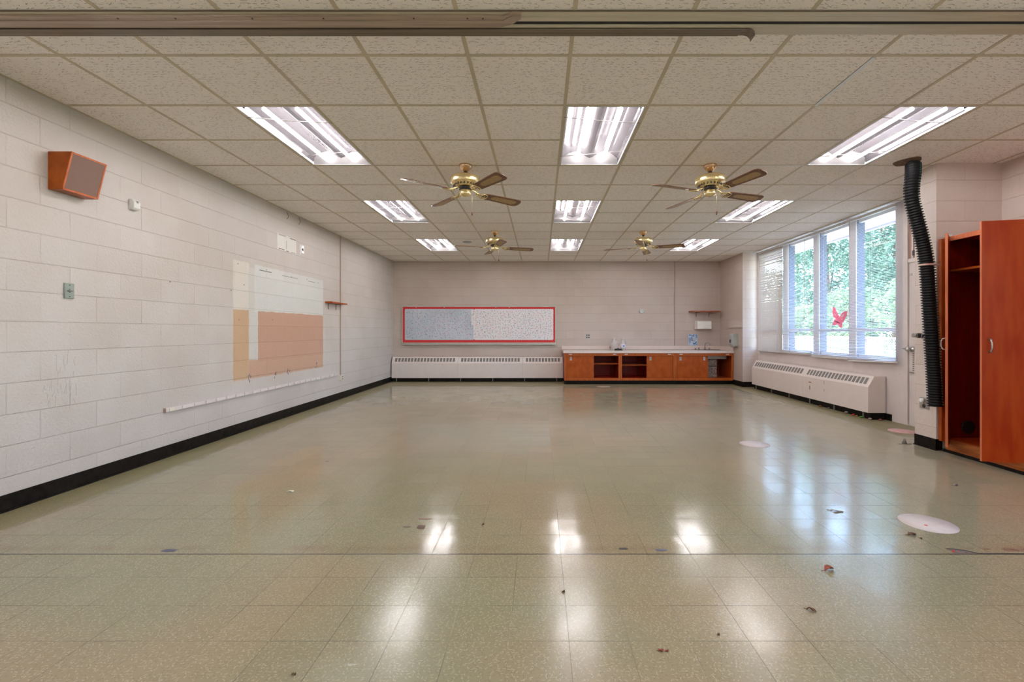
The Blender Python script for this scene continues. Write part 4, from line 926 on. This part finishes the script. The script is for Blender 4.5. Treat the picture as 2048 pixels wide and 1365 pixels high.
# right corner wall: painted board and soap dispenser
o = MB().box(-0.03, 0, -0.28, 0.30, 0, 0.14).build('painted_board', M_BLOCK_RB, bevel=0.003); o.location = (XRB, 9.99, 1.25)
o.data.materials[0] = MATS['wall_paint_flat']
tag(o, 'painted board fixed to the corner wall above the grey soap dispenser', 'board')
t = thing('soap_dispenser', 'grey plastic soap dispenser on the corner wall beside the sink counter', 'dispenser', (XRB, 9.99, 0.82))
MB().prism([(0, 0.03), (-0.10, 0.02), (-0.135, 0.08), (-0.13, 0.26), (-0.10, 0.30), (0, 0.30)], lambda u, v: (u, -0.09, v), lambda u, v: (u, 0.09, v)).build('dispenser_case', mat('grey_dispenser', (0.40, 0.41, 0.39), 0.35, noise=0.05), t, bevel=0.006)
MB().prism([(-0.137, 0.10), (-0.139, 0.17), (-0.134, 0.17), (-0.132, 0.10)], lambda u, v: (u, -0.03, v), lambda u, v: (u, 0.03, v)).build('sight_window', M_BLACK, t)
MB().box(-0.12, -0.05, -0.04, 0.04, 0.0, 0.025).build('push_bar', M_STEEL, t)

# ------------------------------------------------------------------ sink cabinets and counter
YF = 10.13; ZT, ZB_ = 0.69, 0.086
def cabinet(xa, xb, doors, opening, label, shelf=None, sink=False):
    """doors: list of (x0,x1,layer) closed sliding doors; opening: (x0,x1) ; world x"""
    t = thing('base_cabinet', label, 'cabinet', (xa, YF, 0))
    f = lambda x: x-xa
    W = xb-xa; D = YB-YF-0.012; st = 0.035
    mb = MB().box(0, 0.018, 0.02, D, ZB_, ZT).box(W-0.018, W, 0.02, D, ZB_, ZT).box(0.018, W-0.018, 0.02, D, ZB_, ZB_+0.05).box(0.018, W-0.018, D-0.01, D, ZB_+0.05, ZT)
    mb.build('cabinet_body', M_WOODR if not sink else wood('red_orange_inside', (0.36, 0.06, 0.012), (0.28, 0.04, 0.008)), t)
    mb = MB().box(0, st, 0, 0.02, ZB_, ZT).box(W-st, W, 0, 0.02, ZB_, ZT).box(st, W-st, 0, 0.02, 0.63, ZT).box(st, W-st, 0, 0.02, ZB_, 0.141)
    mb.build('face_frame', M_WOODF, t, bevel=0.0015)
    MB().box(0.0, W, 0.06, 0.09, 0, ZB_).build('toe_kick', M_BASE, t)
    for (a, b, lay, pull) in doors:
        y = 0.022+0.020*lay
        dd = MB().box(f(a), f(b), y, y+0.016, 0.130, 0.64).build('sliding_door', M_WOODC, t, bevel=0.001)
        if pull is not None:
            p = f(pull)
            MB().box(p-0.022, p+0.022, y-0.003, y, 0.525, 0.605).build('finger_pull', M_STEEL, dd, bevel=0.001)
            MB().box(p-0.006, p+0.006, y-0.005, y-0.003, 0.56, 0.59).build('pull_slot', M_SLOT, dd)
    for lx in (xa+0.13, xb-0.12):
        MB().box(f(lx)-0.035, f(lx)+0.035, -0.0015, 0, 0.655, 0.672).build('name_label', M_LABEL, t)
    if shelf is not None:
        MB().box(0.019, W-0.019, 0.07, D-0.012, shelf-0.018, shelf).build('inner_shelf', M_WOODE if False else M_WOODC, t)
        mb = MB()
        xe = f(opening[1])-0.06 if opening[1] < xb-0.2 else f(opening[1])-0.05
        mb.box(xe, xe+0.012, D-0.03, D-0.011, 0.15, 0.62); mb.build('shelf_standard', M_BLACK, t)
    return t
c_ = lambda q: bx(1110+q/5.389, YF)
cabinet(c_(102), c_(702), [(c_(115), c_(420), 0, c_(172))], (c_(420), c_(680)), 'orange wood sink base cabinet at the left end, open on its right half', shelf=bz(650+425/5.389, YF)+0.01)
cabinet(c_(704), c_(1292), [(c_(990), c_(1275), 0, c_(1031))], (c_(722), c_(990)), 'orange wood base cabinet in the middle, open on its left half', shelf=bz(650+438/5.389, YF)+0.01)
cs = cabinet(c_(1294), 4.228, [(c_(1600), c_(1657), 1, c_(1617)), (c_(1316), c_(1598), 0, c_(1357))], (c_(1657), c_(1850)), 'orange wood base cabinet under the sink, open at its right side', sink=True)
# counter
t = thing('countertop', 'long pink beige laminate countertop with backsplash over the orange cabinets', 'countertop', (0.5, YF, 0.69))
Ls = 4.236-0.5
sx0, sx1, sy0, sy1 = 3.02, 3.66, 0.16, 0.58       # sink hole in local coords
mb = MB().use(M_FORM).box(0, Ls, -0.025, sy0, 0, 0.05).box(0, Ls, sy1, 0.755, 0, 0.05).box(0, sx0, sy0, sy1, 0, 0.05).box(sx1, Ls, sy0, sy1, 0, 0.05)
mb.build('counter_slab', None, t)
MB().box(0, Ls, 0.733, 0.756, 0.05, 0.137).box(Ls-0.02, Ls, -0.02, 0.733, 0.05, 0.137).build('backsplash', M_FORM, t, bevel=0.003)
MB().box(0, Ls, 0.729, 0.733, 0.05, 0.054).build('caulk_line', mat('dark_caulk', (0.16, 0.11, 0.09), 0.7, noise=0.2), t)
t = thing('sink', 'steel sink set in the counter with a gooseneck faucet', 'sink', (0.5+(sx0+sx1)/2, YF+(sy0+sy1)/2, 0.74))
a_, b_ = (sx1-sx0)/2, (sy1-sy0)/2
mb = MB().box(-a_-0.02, -a_+0.01, -b_-0.02, b_+0.02, 0, 0.004).box(a_-0.01, a_+0.02, -b_-0.02, b_+0.02, 0, 0.004).box(-a_, a_, -b_-0.02, -b_+0.01, 0, 0.004).box(-a_, a_, b_-0.06, b_+0.02, 0, 0.004)
mb.build('sink_rim', M_STEEL, t)
a_ -= 0.006; b_ -= 0.006
mb = MB().box(-a_, a_, -b_, b_, -0.19, -0.18).box(-a_, -a_+0.006, -b_, b_, -0.18, 0).box(a_-0.006, a_, -b_, b_, -0.18, 0).box(-a_, a_, -b_, -b_+0.006, -0.18, 0).box(-a_, a_, b_-0.006, b_, -0.18, 0)
mb.build('basin', mat('dull_basin_underside', (0.42, 0.38, 0.35), 0.4, noise=0.1), t)
fy = b_-0.02
fx_ = bx(1412, 10.62)-t.location.x
fa = MB().lathe([(0.0, 0.004), (0.024, 0.004), (0.022, 0.03), (0.012, 0.04), (0, 0.04)], fx_, fy, 16).tube([(fx_, fy, 0.03), (fx_, fy, 0.12), (fx_+0.01, fy-0.005, 0.15), (fx_+0.04, fy-0.02, 0.17), (fx_+0.075, fy-0.04, 0.165), (fx_+0.095, fy-0.05, 0.14), (fx_+0.10, fy-0.05, 0.11)], 0.009, 10).build('faucet', M_STEEL, t)
for dx, hh in ((-0.14, 0.035), (0.10, 0.03), (-0.22, 0.02)):
    MB().lathe([(0, 0.004), (0.02, 0.004), (0.016, 0.02), (0.022, hh), (0.014, hh+0.02), (0, hh+0.022)], fx_+dx, fy, 14).build('tap_handle', M_STEEL, fa)
MB().tube([(0.0, 0.05, -0.19), (0.0, 0.05, -0.30), (-0.05, 0.1, -0.34), (-0.1, 0.15, -0.30), (-0.1, 0.3, -0.30)], 0.02, 8).build('drain_pipe', M_WHITE, t)
o = MB().use(mat('speckled_box', (0.42, 0.34, 0.30), 0.7, col2=(0.16, 0.10, 0.09), nscale=45)).box(-0.10, 0.10, -0.15, 0.15, 0, 0.24).box(-0.10, 0.10, -0.15, 0.15, 0.255, 0.40).use(M_BLACK).box(-0.101, 0.101, -0.151, 0.151, 0.24, 0.255).build('storage_box'); o.location = (3.86, 10.52, 0.137)
tag(o, 'speckled brown box standing inside the open sink cabinet', 'box')
# jugs and cloth on the counter
def jug(x, y, w, h, label, m_label):
    t = thing('plastic_jug', label, 'jug', (x, y, 0.74), 0)
    prof = [(0.0, 0), (w*.46, 0), (w*.5, 0.01), (w*.5, h*.55), (w*.42, h*.70), (w*.22, h*.86), (w*.14, h*.92), (w*.14, h), (0, h)]
    MB().lathe(prof, seg=20).build('jug_body', M_JUG, t)
    MB().lathe([(0, h), (w*.17, h), (w*.17, h+0.015), (0, h+0.015)], seg=14).build('jug_cap', M_WHITE, t)
    MB().tube([(w*.14, 0, h*.9), (w*.42, 0, h*.85), (w*.5, 0, h*.65), (w*.45, 0, h*.5)], 0.010, 8).build('jug_handle', M_JUG, t)
    if m_label:
        MB().lathe([(w*.505, h*.18), (w*.505, h*.52)], seg=20).build('jug_label', m_label, t)
        MB().box(-0.01, 0.022, -w*.52, -w*.505, h*.30, h*.44).build('label_mark', mat('label_blue', (0.12, 0.16, 0.45), 0.6), t)
    return t
jug(bx(1228, 10.62), 10.62, 0.15, 0.255, 'cloudy clear plastic jug without a label on the counter', None)
jug(bx(1246, 10.68), 10.68, 0.13, 0.25, 'cloudy plastic jug with a white and blue label on the counter', mat('jug_label_white', (0.74, 0.74, 0.82), 0.5, noise=0.05))
rnd = random.Random(11)
def cloth_lump(name, x, y, z, lx, ly_, h, m, label, cat, seed=1):
    rnd = random.Random(seed); bm = bmesh.new(); bmesh.ops.create_icosphere(bm, subdivisions=3, radius=1)
    for v in bm.verts:
        k = 1+0.35*math.sin(v.co.x*5+seed)*math.cos(v.co.y*6)+rnd.uniform(-.08, .08)
        v.co = Vector((v.co.x*lx*k, v.co.y*ly_*k, max(0, v.co.z)*h*k))
    me = bpy.data.meshes.new(name); bm.to_mesh(me); bm.free(); me.materials.append(m)
    o = bpy.data.objects.new(name, me); C.objects.link(o); o.location = (x, y, z); return tag(o, label, cat)
cloth_lump('black_rag', bx(1237, 10.35), 10.35, 0.7405, 0.085, 0.06, 0.045, M_BLACK, 'crumpled black rag on the counter in front of the jugs', 'rag', 2)
o = MB().box(-0.035, 0.035, -0.02, 0.02, 0, 0.05).build('brown_switch_box', mat('brown_plate', (0.30, 0.16, 0.11), 0.5, noise=0.1)); o.scale = (0.5, 1, 1); o.location = (bx(1221.5, 10.82), 10.835, 0.765)
tag(o, 'tiny brown outlet on the backsplash beside the unlabelled jug', 'outlet')
t = thing('paper_scrap', 'crumpled white scraps lying on the middle of the counter', 'paper scrap', (bx(1273, 10.4), 10.4, 0.741))
MB().tube([(-0.06, 0, 0.004), (-0.02, 0.02, 0.012), (0.03, 0, 0.005), (0.07, 0.01, 0.008)], 0.005, 6).build('paper_curl', M_SLATG, t)

# ------------------------------------------------------------------ wardrobe by the right wall
WX, WY0, WY1, WZ0, WZ1 = 3.945, 3.73, 4.50, 0.02, 2.08
t = thing('wardrobe', 'tall open red brown wooden wardrobe against the right wall', 'wardrobe', (WX, WY0, 0))
D = XRN-0.008-WX; L = WY1-WY0
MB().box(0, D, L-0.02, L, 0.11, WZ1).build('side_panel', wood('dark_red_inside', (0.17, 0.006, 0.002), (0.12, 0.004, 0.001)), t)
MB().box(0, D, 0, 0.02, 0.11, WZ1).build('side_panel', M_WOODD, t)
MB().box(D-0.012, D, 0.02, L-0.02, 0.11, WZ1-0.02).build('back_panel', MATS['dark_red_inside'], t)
MB().box(0.0, D-0.012, 0.02, L-0.02, 0.11, 0.135).build('bottom_panel', M_WOODD, t)
MB().box(0.0, D, 0.0, L, WZ1-0.02, WZ1).build('top_panel', M_WOODD, t)
MB().box(0.02, D-0.012, 0.021, L-0.021, 1.745, 1.765).build('inner_shelf', M_WOODC, t, bevel=0.001)
mb = MB().use(M_WOODE).box(-0.018, 0, 0, L, WZ1-0.045, WZ1).use(M_WOODC).box(-0.018, 0, L-0.03, L, 0.095, WZ1-0.045).box(-0.018, 0, 0, 0.03, 0.095, WZ1-0.045)
mb.build('face_frame', None, t, bevel=0.001)
MB().box(-0.045, -0.018, L-0.012, L+0.022, 0.10, WZ1-0.01).build('filler_strip', M_WOODC, t)
mb = MB().box(-0.02, 0.0, 0.0, L-0.03, 0.028, 0.132).build('plinth', wood('scuffed_plinth', (0.42, 0.13, 0.035), (0.26, 0.065, 0.015), st=(12, 2, 14)), t, bevel=0.001)
MB().box(-0.024, 0.02, 0.0, L, 0, 0.028).build('base_strip', M_BASE, t)
MB().lathe([(0, 0), (0.066, 0), (0.066, 0.006), (0.058, 0.008), (0, 0.008)], seg=32, M=Matrix.Translation((4.15-WX, L-0.02, 0.238)) @ Mf).build('round_grommet', M_BLACK, t)
M_HINGE = mat('dark_hinge', (0.10, 0.09, 0.085), 0.35, metal=0.7, noise=0.1)
for z in (0.24, 1.06, 1.93): MB().box(0.0, 0.012, L-0.024, L-0.0205, z, z+0.09).build('hinge', M_HINGE, t)
MB().box(-0.03, 0.0, L-0.075, L-0.045, WZ1, WZ1+0.02).build('door_catch', M_WHITE, t)
def wdoor(hx, hy, ang, w, hs):
    """hinge at hx,hy ; leaf direction angle ; thickness towards the left normal of the direction"""
    d = MB().use(M_WOODD).box(0, w, 0, 0.019, 0, 1.975).use(M_WOODE).box(w, w+0.003, 0, 0.019, 0, 1.975).box(0, w, 0, 0.019, 1.975, 1.977).build('wardrobe_door', None, t)
    d.location = (hx-WX, hy-WY0, 0.10); d.rotation_euler = (0, 0, ang)
    o = 0.019 if hs > 0 else 0.0; s = hs
    pts = [(w-0.05, o, 0.90), (w-0.05, o+s*0.022, 0.905), (w-0.05, o+s*0.032, 0.93), (w-0.05, o+s*0.032, 0.975), (w-0.05, o+s*0.022, 1.0), (w-0.05, o, 1.005)]
    MB().tube(pts, 0.006, 8, rfun=lambda i: (0.009, 0.007, 0.006, 0.006, 0.007, 0.009)[i]).build('door_handle', M_STEEL, d)
    return d
ang1 = math.atan2(0.066, -0.30)
wdoor(3.935, 3.745, ang1, 0.31, 1)
a2 = math.atan2(4.28-4.465, 3.752-3.935)
wdoor(3.935, 4.463, a2, 0.265, -1)

# ------------------------------------------------------------------ black corrugated hose
pts2 = [(1831.5,327),(1826,350),(1823,376),(1824,400),(1828,418),(1837,452),(1846.5,490),(1853,528),(1856.5,570),(1859.5,620),(1862,660),(1865,705),(1868,755),(1871,813)]
HY = 4.44
P3 = [Vector(((px-1081)*HY/F, HY, min(CAMZ+(663-py)*HY/F, CEIL+0.03))) for px, py in pts2]
P3[0].y += 0.03
def spl(P, n):
    out = []
    for i in range(len(P)-1):
        p0, p1, p2, p3 = P[max(i-1, 0)], P[i], P[i+1], P[min(i+2, len(P)-1)]
        for k in range(n):
            s = k/n; out.append(0.5*((2*p1)+(-p0+p2)*s+(2*p0-5*p1+4*p2-p3)*s*s+(-p0+3*p1-3*p2+p3)*s**3))
    out.append(P[-1]); return out
dense = spl(P3, 40); cum = [0]
for i in range(1, len(dense)): cum.append(cum[-1]+(dense[i]-dense[i-1]).length)
total = cum[-1]; step = 0.0064; samples = []; j = 0; s = 0
while s < total:
    while cum[j+1] < s: j += 1
    f = (s-cum[j])/(cum[j+1]-cum[j]); samples.append(dense[j].lerp(dense[j+1], f)); s += step
t = thing('corrugated_hose', 'thick black corrugated hose hanging from the ceiling beside the wardrobe', 'hose', (3.62, HY, 0.45))
off = Vector(t.location); samples = [p-off for p in samples]
MB().tube(samples, 0.06, 28, smooth=True, rfun=lambda i: (0.051, 0.066, 0.066, 0.051)[i % 4]).build('hose_wall', M_HOSE, t)
mb = MB(); gp = []
for i, p in enumerate(samples):
    a = -PI/2+0.25; rr = 0.0665
    gp.append(p+Vector((math.cos(a)*rr, math.sin(a)*rr, 0)))
for i in range(0, len(gp)-1, 4):
    mb.tube([gp[i+1] if i+1 < len(gp) else gp[i], gp[min(i+2, len(gp)-1)]], 0.0035, 5)
mb.build('green_stripe', M_GREEN, t, recalc=False)
zb2 = CAMZ+(663-531)*HY/F
kk = min(range(len(samples)), key=lambda i: abs(samples[i].z+off.z-zb2)); pk = samples[kk]
MB().lathe([(0.0, -0.009), (0.0685, -0.009), (0.0685, 0.009), (0.0, 0.009)], pk.x, pk.y, 28, M=Matrix.Translation((0, 0, pk.z))).build('strap_band', mat('pale_strap', (0.62, 0.56, 0.52), 0.5, col2=(0.5, 0.2, 0.14), nscale=12), t)
MB().tube([pk+Vector((0.06, -0.03, 0)), pk+Vector((0.085, -0.035, -0.008)), pk+Vector((0.098, -0.03, 0.012))], 0.004, 6).build('strap_tail', M_WIRE, t)
mb = MB(); Mt = Matrix.Identity(4)
ringp = [(P3[1].x-0.02+math.cos(a)*0.11*(1+0.08*math.sin(3*a)), 4.48+math.sin(a)*0.12*(1+0.1*math.cos(4*a))) for a in [2*PI*k/22 for k in range(22)]]
mb.prism(ringp, lambda u, v: (u, v, CEIL-0.0035), lambda u, v: (u, v, CEIL-0.0005))
tag(mb.build('torn_tile_edge', mat('torn_brown_fibre', (0.20, 0.11, 0.06), 0.9, noise=0.5, nscale=30)), 'torn brown ceiling tile hole around the top of the black hose', 'ceiling hole')

# small fitting, outlet on the pilaster
t = thing('pipe_fitting', 'black and chrome pipe fitting sticking out behind the black hose', 'fitting', (PX0, 4.66, 1.125))
MB().tube([(0, 0, 0), (-0.045, -0.01, 0.0), (-0.085, -0.01, 0.002)], 0.02, 14, rfun=lambda i: (0.016, 0.024, 0.026)[i]).build('fitting_body', M_BLACK, t)
MB().tube([(-0.085, -0.01, 0.002), (-0.13, -0.01, 0.005)], 0.022, 14).build('chrome_end', M_STEEL, t)
MB().tube([(-0.06, -0.035, 0.02), (-0.075, -0.04, -0.02), (-0.055, -0.04, -0.03)], 0.004, 6).build('wire_clip', M_STEEL, t)
t = thing('wall_outlet', 'steel outlet plate with one white plug low on the pilaster below the hose', 'outlet', (PX0, 4.667, 0.442))
MB().box(-0.008, 0, -0.06, 0.055, -0.055, 0.058).build('outlet_plate', M_STEEL, t, bevel=0.002)
Mp = Matrix.Rotation(-PI/2, 4, 'Y')
MB().lathe([(0, 0), (0.023, 0), (0.023, 0.022), (0.018, 0.028), (0, 0.028)], seg=18, M=Matrix.Translation((-0.007, 0.012, 0.026)) @ Mp).build('white_plug', M_WHITE, t)
MB().lathe([(0, 0), (0.02, 0), (0.02, 0.003), (0, 0.003)], seg=18, M=Matrix.Translation((-0.007, 0.0, -0.027)) @ Mp).build('socket', M_BLACK, t)

# ------------------------------------------------------------------ things on the floor
def fl(px, py): Y = CAMZ*F/(py-663); return ((px-1081)*Y/F, Y)
def disc(px, py, m, label, cat='floor sticker', r=0.146, extra=None):
    x, y = fl(px, py); o = MB().lathe([(0, 0), (r, 0), (r, 0.0012), (0, 0.0012)], seg=48).build('floor_dot', m, None); o.location = (x, y, 0.0004)
    tag(o, label, cat, 'round floor stickers'); return o
M_DOTW = mat('white_vinyl_dot', (0.68, 0.60, 0.60), 0.45, noise=0.08, nscale=20)
M_DOTP = mat('worn_pink_dot', (0.62, 0.22, 0.22), 0.5, col2=(0.66, 0.52, 0.50), nscale=14, stretch=(1, 5, 1))
M_DOTS = mat('dusty_pink_dot', (0.50, 0.36, 0.30), 0.5, noise=0.15, nscale=12)
d = disc(1855, 1047.5, M_DOTW, 'large looking white floor sticker with a red speck, nearest the viewer')
MB().lathe([(0, 0), (0.01, 0), (0.008, 0.001), (0, 0.001)], -0.035, -0.03, 10, M=Matrix.Translation((0, 0, 0.0012))).build('red_speck', M_RED, d)
disc(1509, 889, M_DOTW, 'plain white floor sticker in the middle of the open floor')
disc(1806, 863, M_DOTP, 'worn red and white floor sticker by the door beside the windows')
disc(1207, 773.5, M_DOTS, 'dusty pink floor sticker in front of the left cabinet')
disc(1398, 771.5, M_DOTS, 'dusty pink floor sticker in front of the sink cabinet', r=0.10)
# leaves
def leaf(px, py, L, W_, rz, m, label, lift=0.012, cat='leaf', name='dry_leaf'):
    x, y = fl(px, py); mb = MB(); n = 7; rows = []
    for i in range(n+1):
        s = i/n; w = W_*math.sin(PI*min(1, max(0.02, s)))**0.8; zc = lift*math.sin(PI*s)*0.9
        rows.append([mb.bm.verts.new(((s-.5)*L, k*w, 0.002+zc*(0.4+0.6*abs(k))+0.004*math.sin(7*s+k))) for k in (-1, -0.5, 0, 0.5, 1)])
    for i in range(n):
        for k in range(4): mb.face([rows[i][k], rows[i][k+1], rows[i+1][k+1], rows[i+1][k]], True)
    mb.tube([(-L*.5, 0, 0.003), (-L*.5-L*.3, 0.003, 0.002)], L*0.02, 5)
    o = mb.build(name, m, None, recalc=False); o.location = (x, y, 0.0006); o.rotation_euler = (0, 0, rz)
    s = o.modifiers.new('s', 'SOLIDIFY'); s.thickness = 0.001; s.offset = 0
    return tag(o, label, cat)
M_LR = mat('red_brown_leaf', (0.36, 0.05, 0.02), 0.5, noise=0.5, nscale=40, col2=(0.16, 0.10, 0.06))
M_LB = mat('brown_leaf', (0.13, 0.055, 0.015), 0.45, noise=0.4, nscale=40)
leaf(1658, 1141, 0.055, 0.018, 0.3, M_LR, 'curled red dry leaf on the near floor in front of the seam', 0.022)
leaf(1824, 1071, 0.05, 0.017, 0.1, M_LB, 'brown dry leaf beside the white sticker with the red speck')
leaf(1623, 1223, 0.035, 0.010, -0.6, M_LB, 'small brown dry leaf on the near floor below the red leaf')
leaf(1674, 1024, 0.07, 0.012, -0.5, mat('grey_leaf', (0.30, 0.22, 0.17), 0.6, noise=0.4, nscale=50), 'thin grey brown leaf lying in the window reflection', 0.006)
leaf(1911, 972, 0.045, 0.012, 0.2, mat('grey_scrap', (0.30, 0.27, 0.27), 0.6, noise=0.4, nscale=60), 'small grey scrap on the floor in front of the wardrobe', 0.01, 'scrap', 'paper_scrap')
leaf(582, 984, 0.042, 0.015, 0.1, mat('white_scrap', (0.72, 0.76, 0.66), 0.6, noise=0.1), 'white paper scrap on the left part of the floor', 0.006, 'scrap', 'paper_scrap')
leaf(1127, 1185, 0.018, 0.006, 0.8, M_LB, 'tiny dark crumb on the middle of the near floor', 0.004, 'crumb', 'floor_crumb')
leaf(1322, 1303, 0.02, 0.007, 0.1, M_LR, 'pair of reddish crumbs near the bottom of the photo, left one', 0.003, 'crumb', 'floor_crumb')
leaf(1334, 1304, 0.014, 0.005, 0.4, M_LR, 'pair of reddish crumbs near the bottom of the photo, right one', 0.003, 'crumb', 'floor_crumb')
leaf(1842, 1078, 0.014, 0.005, 0.4, M_LB, 'tiny brown crumb right of the brown leaf', 0.003, 'crumb', 'floor_crumb')
leaf(1437, 1271, 0.012, 0.005, 0.4, M_LB, 'tiny brown crumb on a tile joint of the near floor', 0.003, 'crumb', 'floor_crumb')
leaf(588, 1351, 0.014, 0.006, 0.2, M_LB, 'dark crumb on the near floor at the lower left', 0.003, 'crumb', 'floor_crumb')
leaf(655, 924, 0.022, 0.009, 0.2, M_LB, 'dark crumb on the floor beyond the white scrap', 0.003, 'crumb', 'floor_crumb')
leaf(966, 1050, 0.02, 0.007, 1.2, M_LB, 'dark crumb on the floor just beyond the seam', 0.003, 'crumb', 'floor_crumb')
# door stop
x, y = fl(1809, 888)
t = thing('door_stop', 'small grey metal door stop lying on the floor by the pilaster', 'door stop', (x, y, 0))
MB().prism([(-0.07, -0.012), (0.0, -0.03), (0.07, -0.01), (0.06, 0.02), (0.0, 0.03), (-0.06, 0.01)], lambda u, v: (u, v, 0), lambda u, v: (u, v, 0.004)).build('base_plate', M_STEEL, t)
MB().lathe([(0.024, 0.003), (0.013, 0.03), (0.010, 0.05), (0, 0.054)], 0, 0, 14).build('stop_post', mat('dull_grey_metal', (0.22, 0.20, 0.18), 0.45, metal=0.5, noise=0.2), t)
# tape pieces and stains by the seam
def patch(px0, py0, px1, py1, m, label, cat, name, seed):
    (xa, ya), (xb, yb) = fl((px0+px1)/2-(px1-px0)/2, (py0+py1)/2), fl((px0+px1)/2+(px1-px0)/2, (py0+py1)/2)
    y0 = fl(px0, max(py0, py1))[1]; y1 = fl(px0, min(py0, py1))[1]; rnd = random.Random(seed); cx, cy = (xa+xb)/2, (y0+y1)/2; pts = []
    for k in range(20):
        a = 2*PI*k/20; c_, s_ = math.cos(a), math.sin(a); q = rnd.uniform(0.75, 1.1)
        pts.append(((abs(c_)**.6)*math.copysign(1, c_)*(xb-xa)/2*q, (abs(s_)**.6)*math.copysign(1, s_)*(y1-y0)/2*q))
    o = MB().prism(pts, lambda u, v: (u, v, 0), lambda u, v: (u, v, 0.0008)).build(name, m); o.location = (cx, cy, 0.0005)
    return tag(o, label, cat)
M_TAPE = mat('blue_grey_tape', (0.13, 0.13, 0.20), 0.5, noise=0.3, nscale=30); M_TAPED = mat('dark_tape', (0.06, 0.055, 0.05), 0.5, noise=0.3)
M_RUST = mat('rust_stain', (0.13, 0.06, 0.025), 0.4, noise=0.4, nscale=40)
patch(324, 1099, 354, 1105, M_TAPE, 'blue grey tape remnant at the seam on the left of the floor', 'tape', 'tape_scrap', 1)
patch(1310, 1099, 1334, 1103, M_TAPE, 'blue grey tape remnant at the seam right of the middle', 'tape', 'tape_scrap', 2)
patch(1237, 1096.5, 1256, 1100, M_TAPED, 'thin black tape remnant at the seam left of the blue one', 'tape', 'tape_scrap', 3)
patch(833, 1051, 852, 1059, M_RUST, 'round brown rust ring on the floor beyond the seam', 'stain', 'rust_stain', 4)
patch(806, 1053, 822, 1056, M_RUST, 'small brown rust smear beside the rust ring', 'stain', 'rust_stain', 5)
patch(838, 1037, 862, 1040, mat('orange_stain', (0.28, 0.15, 0.08), 0.4, noise=0.3), 'thin orange stain on the floor above the rust ring', 'stain', 'rust_stain', 6)
t = thing('broken_tile', 'dark broken tile gap with a curved black crack at the seam before the wardrobe', 'tile chip', (*fl(1905, 1103), 0.0003))
o_ = t.location
crk = [(1893,1098.5),(1912,1099.5),(1928,1102),(1942,1105),(1954,1107.5),(1966,1108.6)]
cw = [(fl(*p)[0]-o_.x, fl(*p)[1]-o_.y) for p in crk]
MB().prism([(cw[0][0], 2.424-o_.y)]+cw+[(cw[-1][0], 2.4235-o_.y)], lambda u, v: (u, v, 0), lambda u, v: (u, v, 0.0005)).build('exposed_patch', mat('grey_mastic', (0.11, 0.09, 0.09), 0.5, noise=0.4, nscale=60, col2=(0.2, 0.15, 0.13)), t)
MB().tube([(x, y, 0.0006) for x, y in cw]+[(cw[-1][0]+0.25, 2.4215-o_.y, 0.0006)], 0.0025, 6).build('crack_edge', M_BLACK, t)
MB().lathe([(0, 0.0005), (0.008, 0.0005), (0.006, 0.004), (0, 0.004)], fl(1907, 1104)[0]-o_.x, fl(1907, 1104)[1]-o_.y, 8).build('red_chip', M_RED, t)
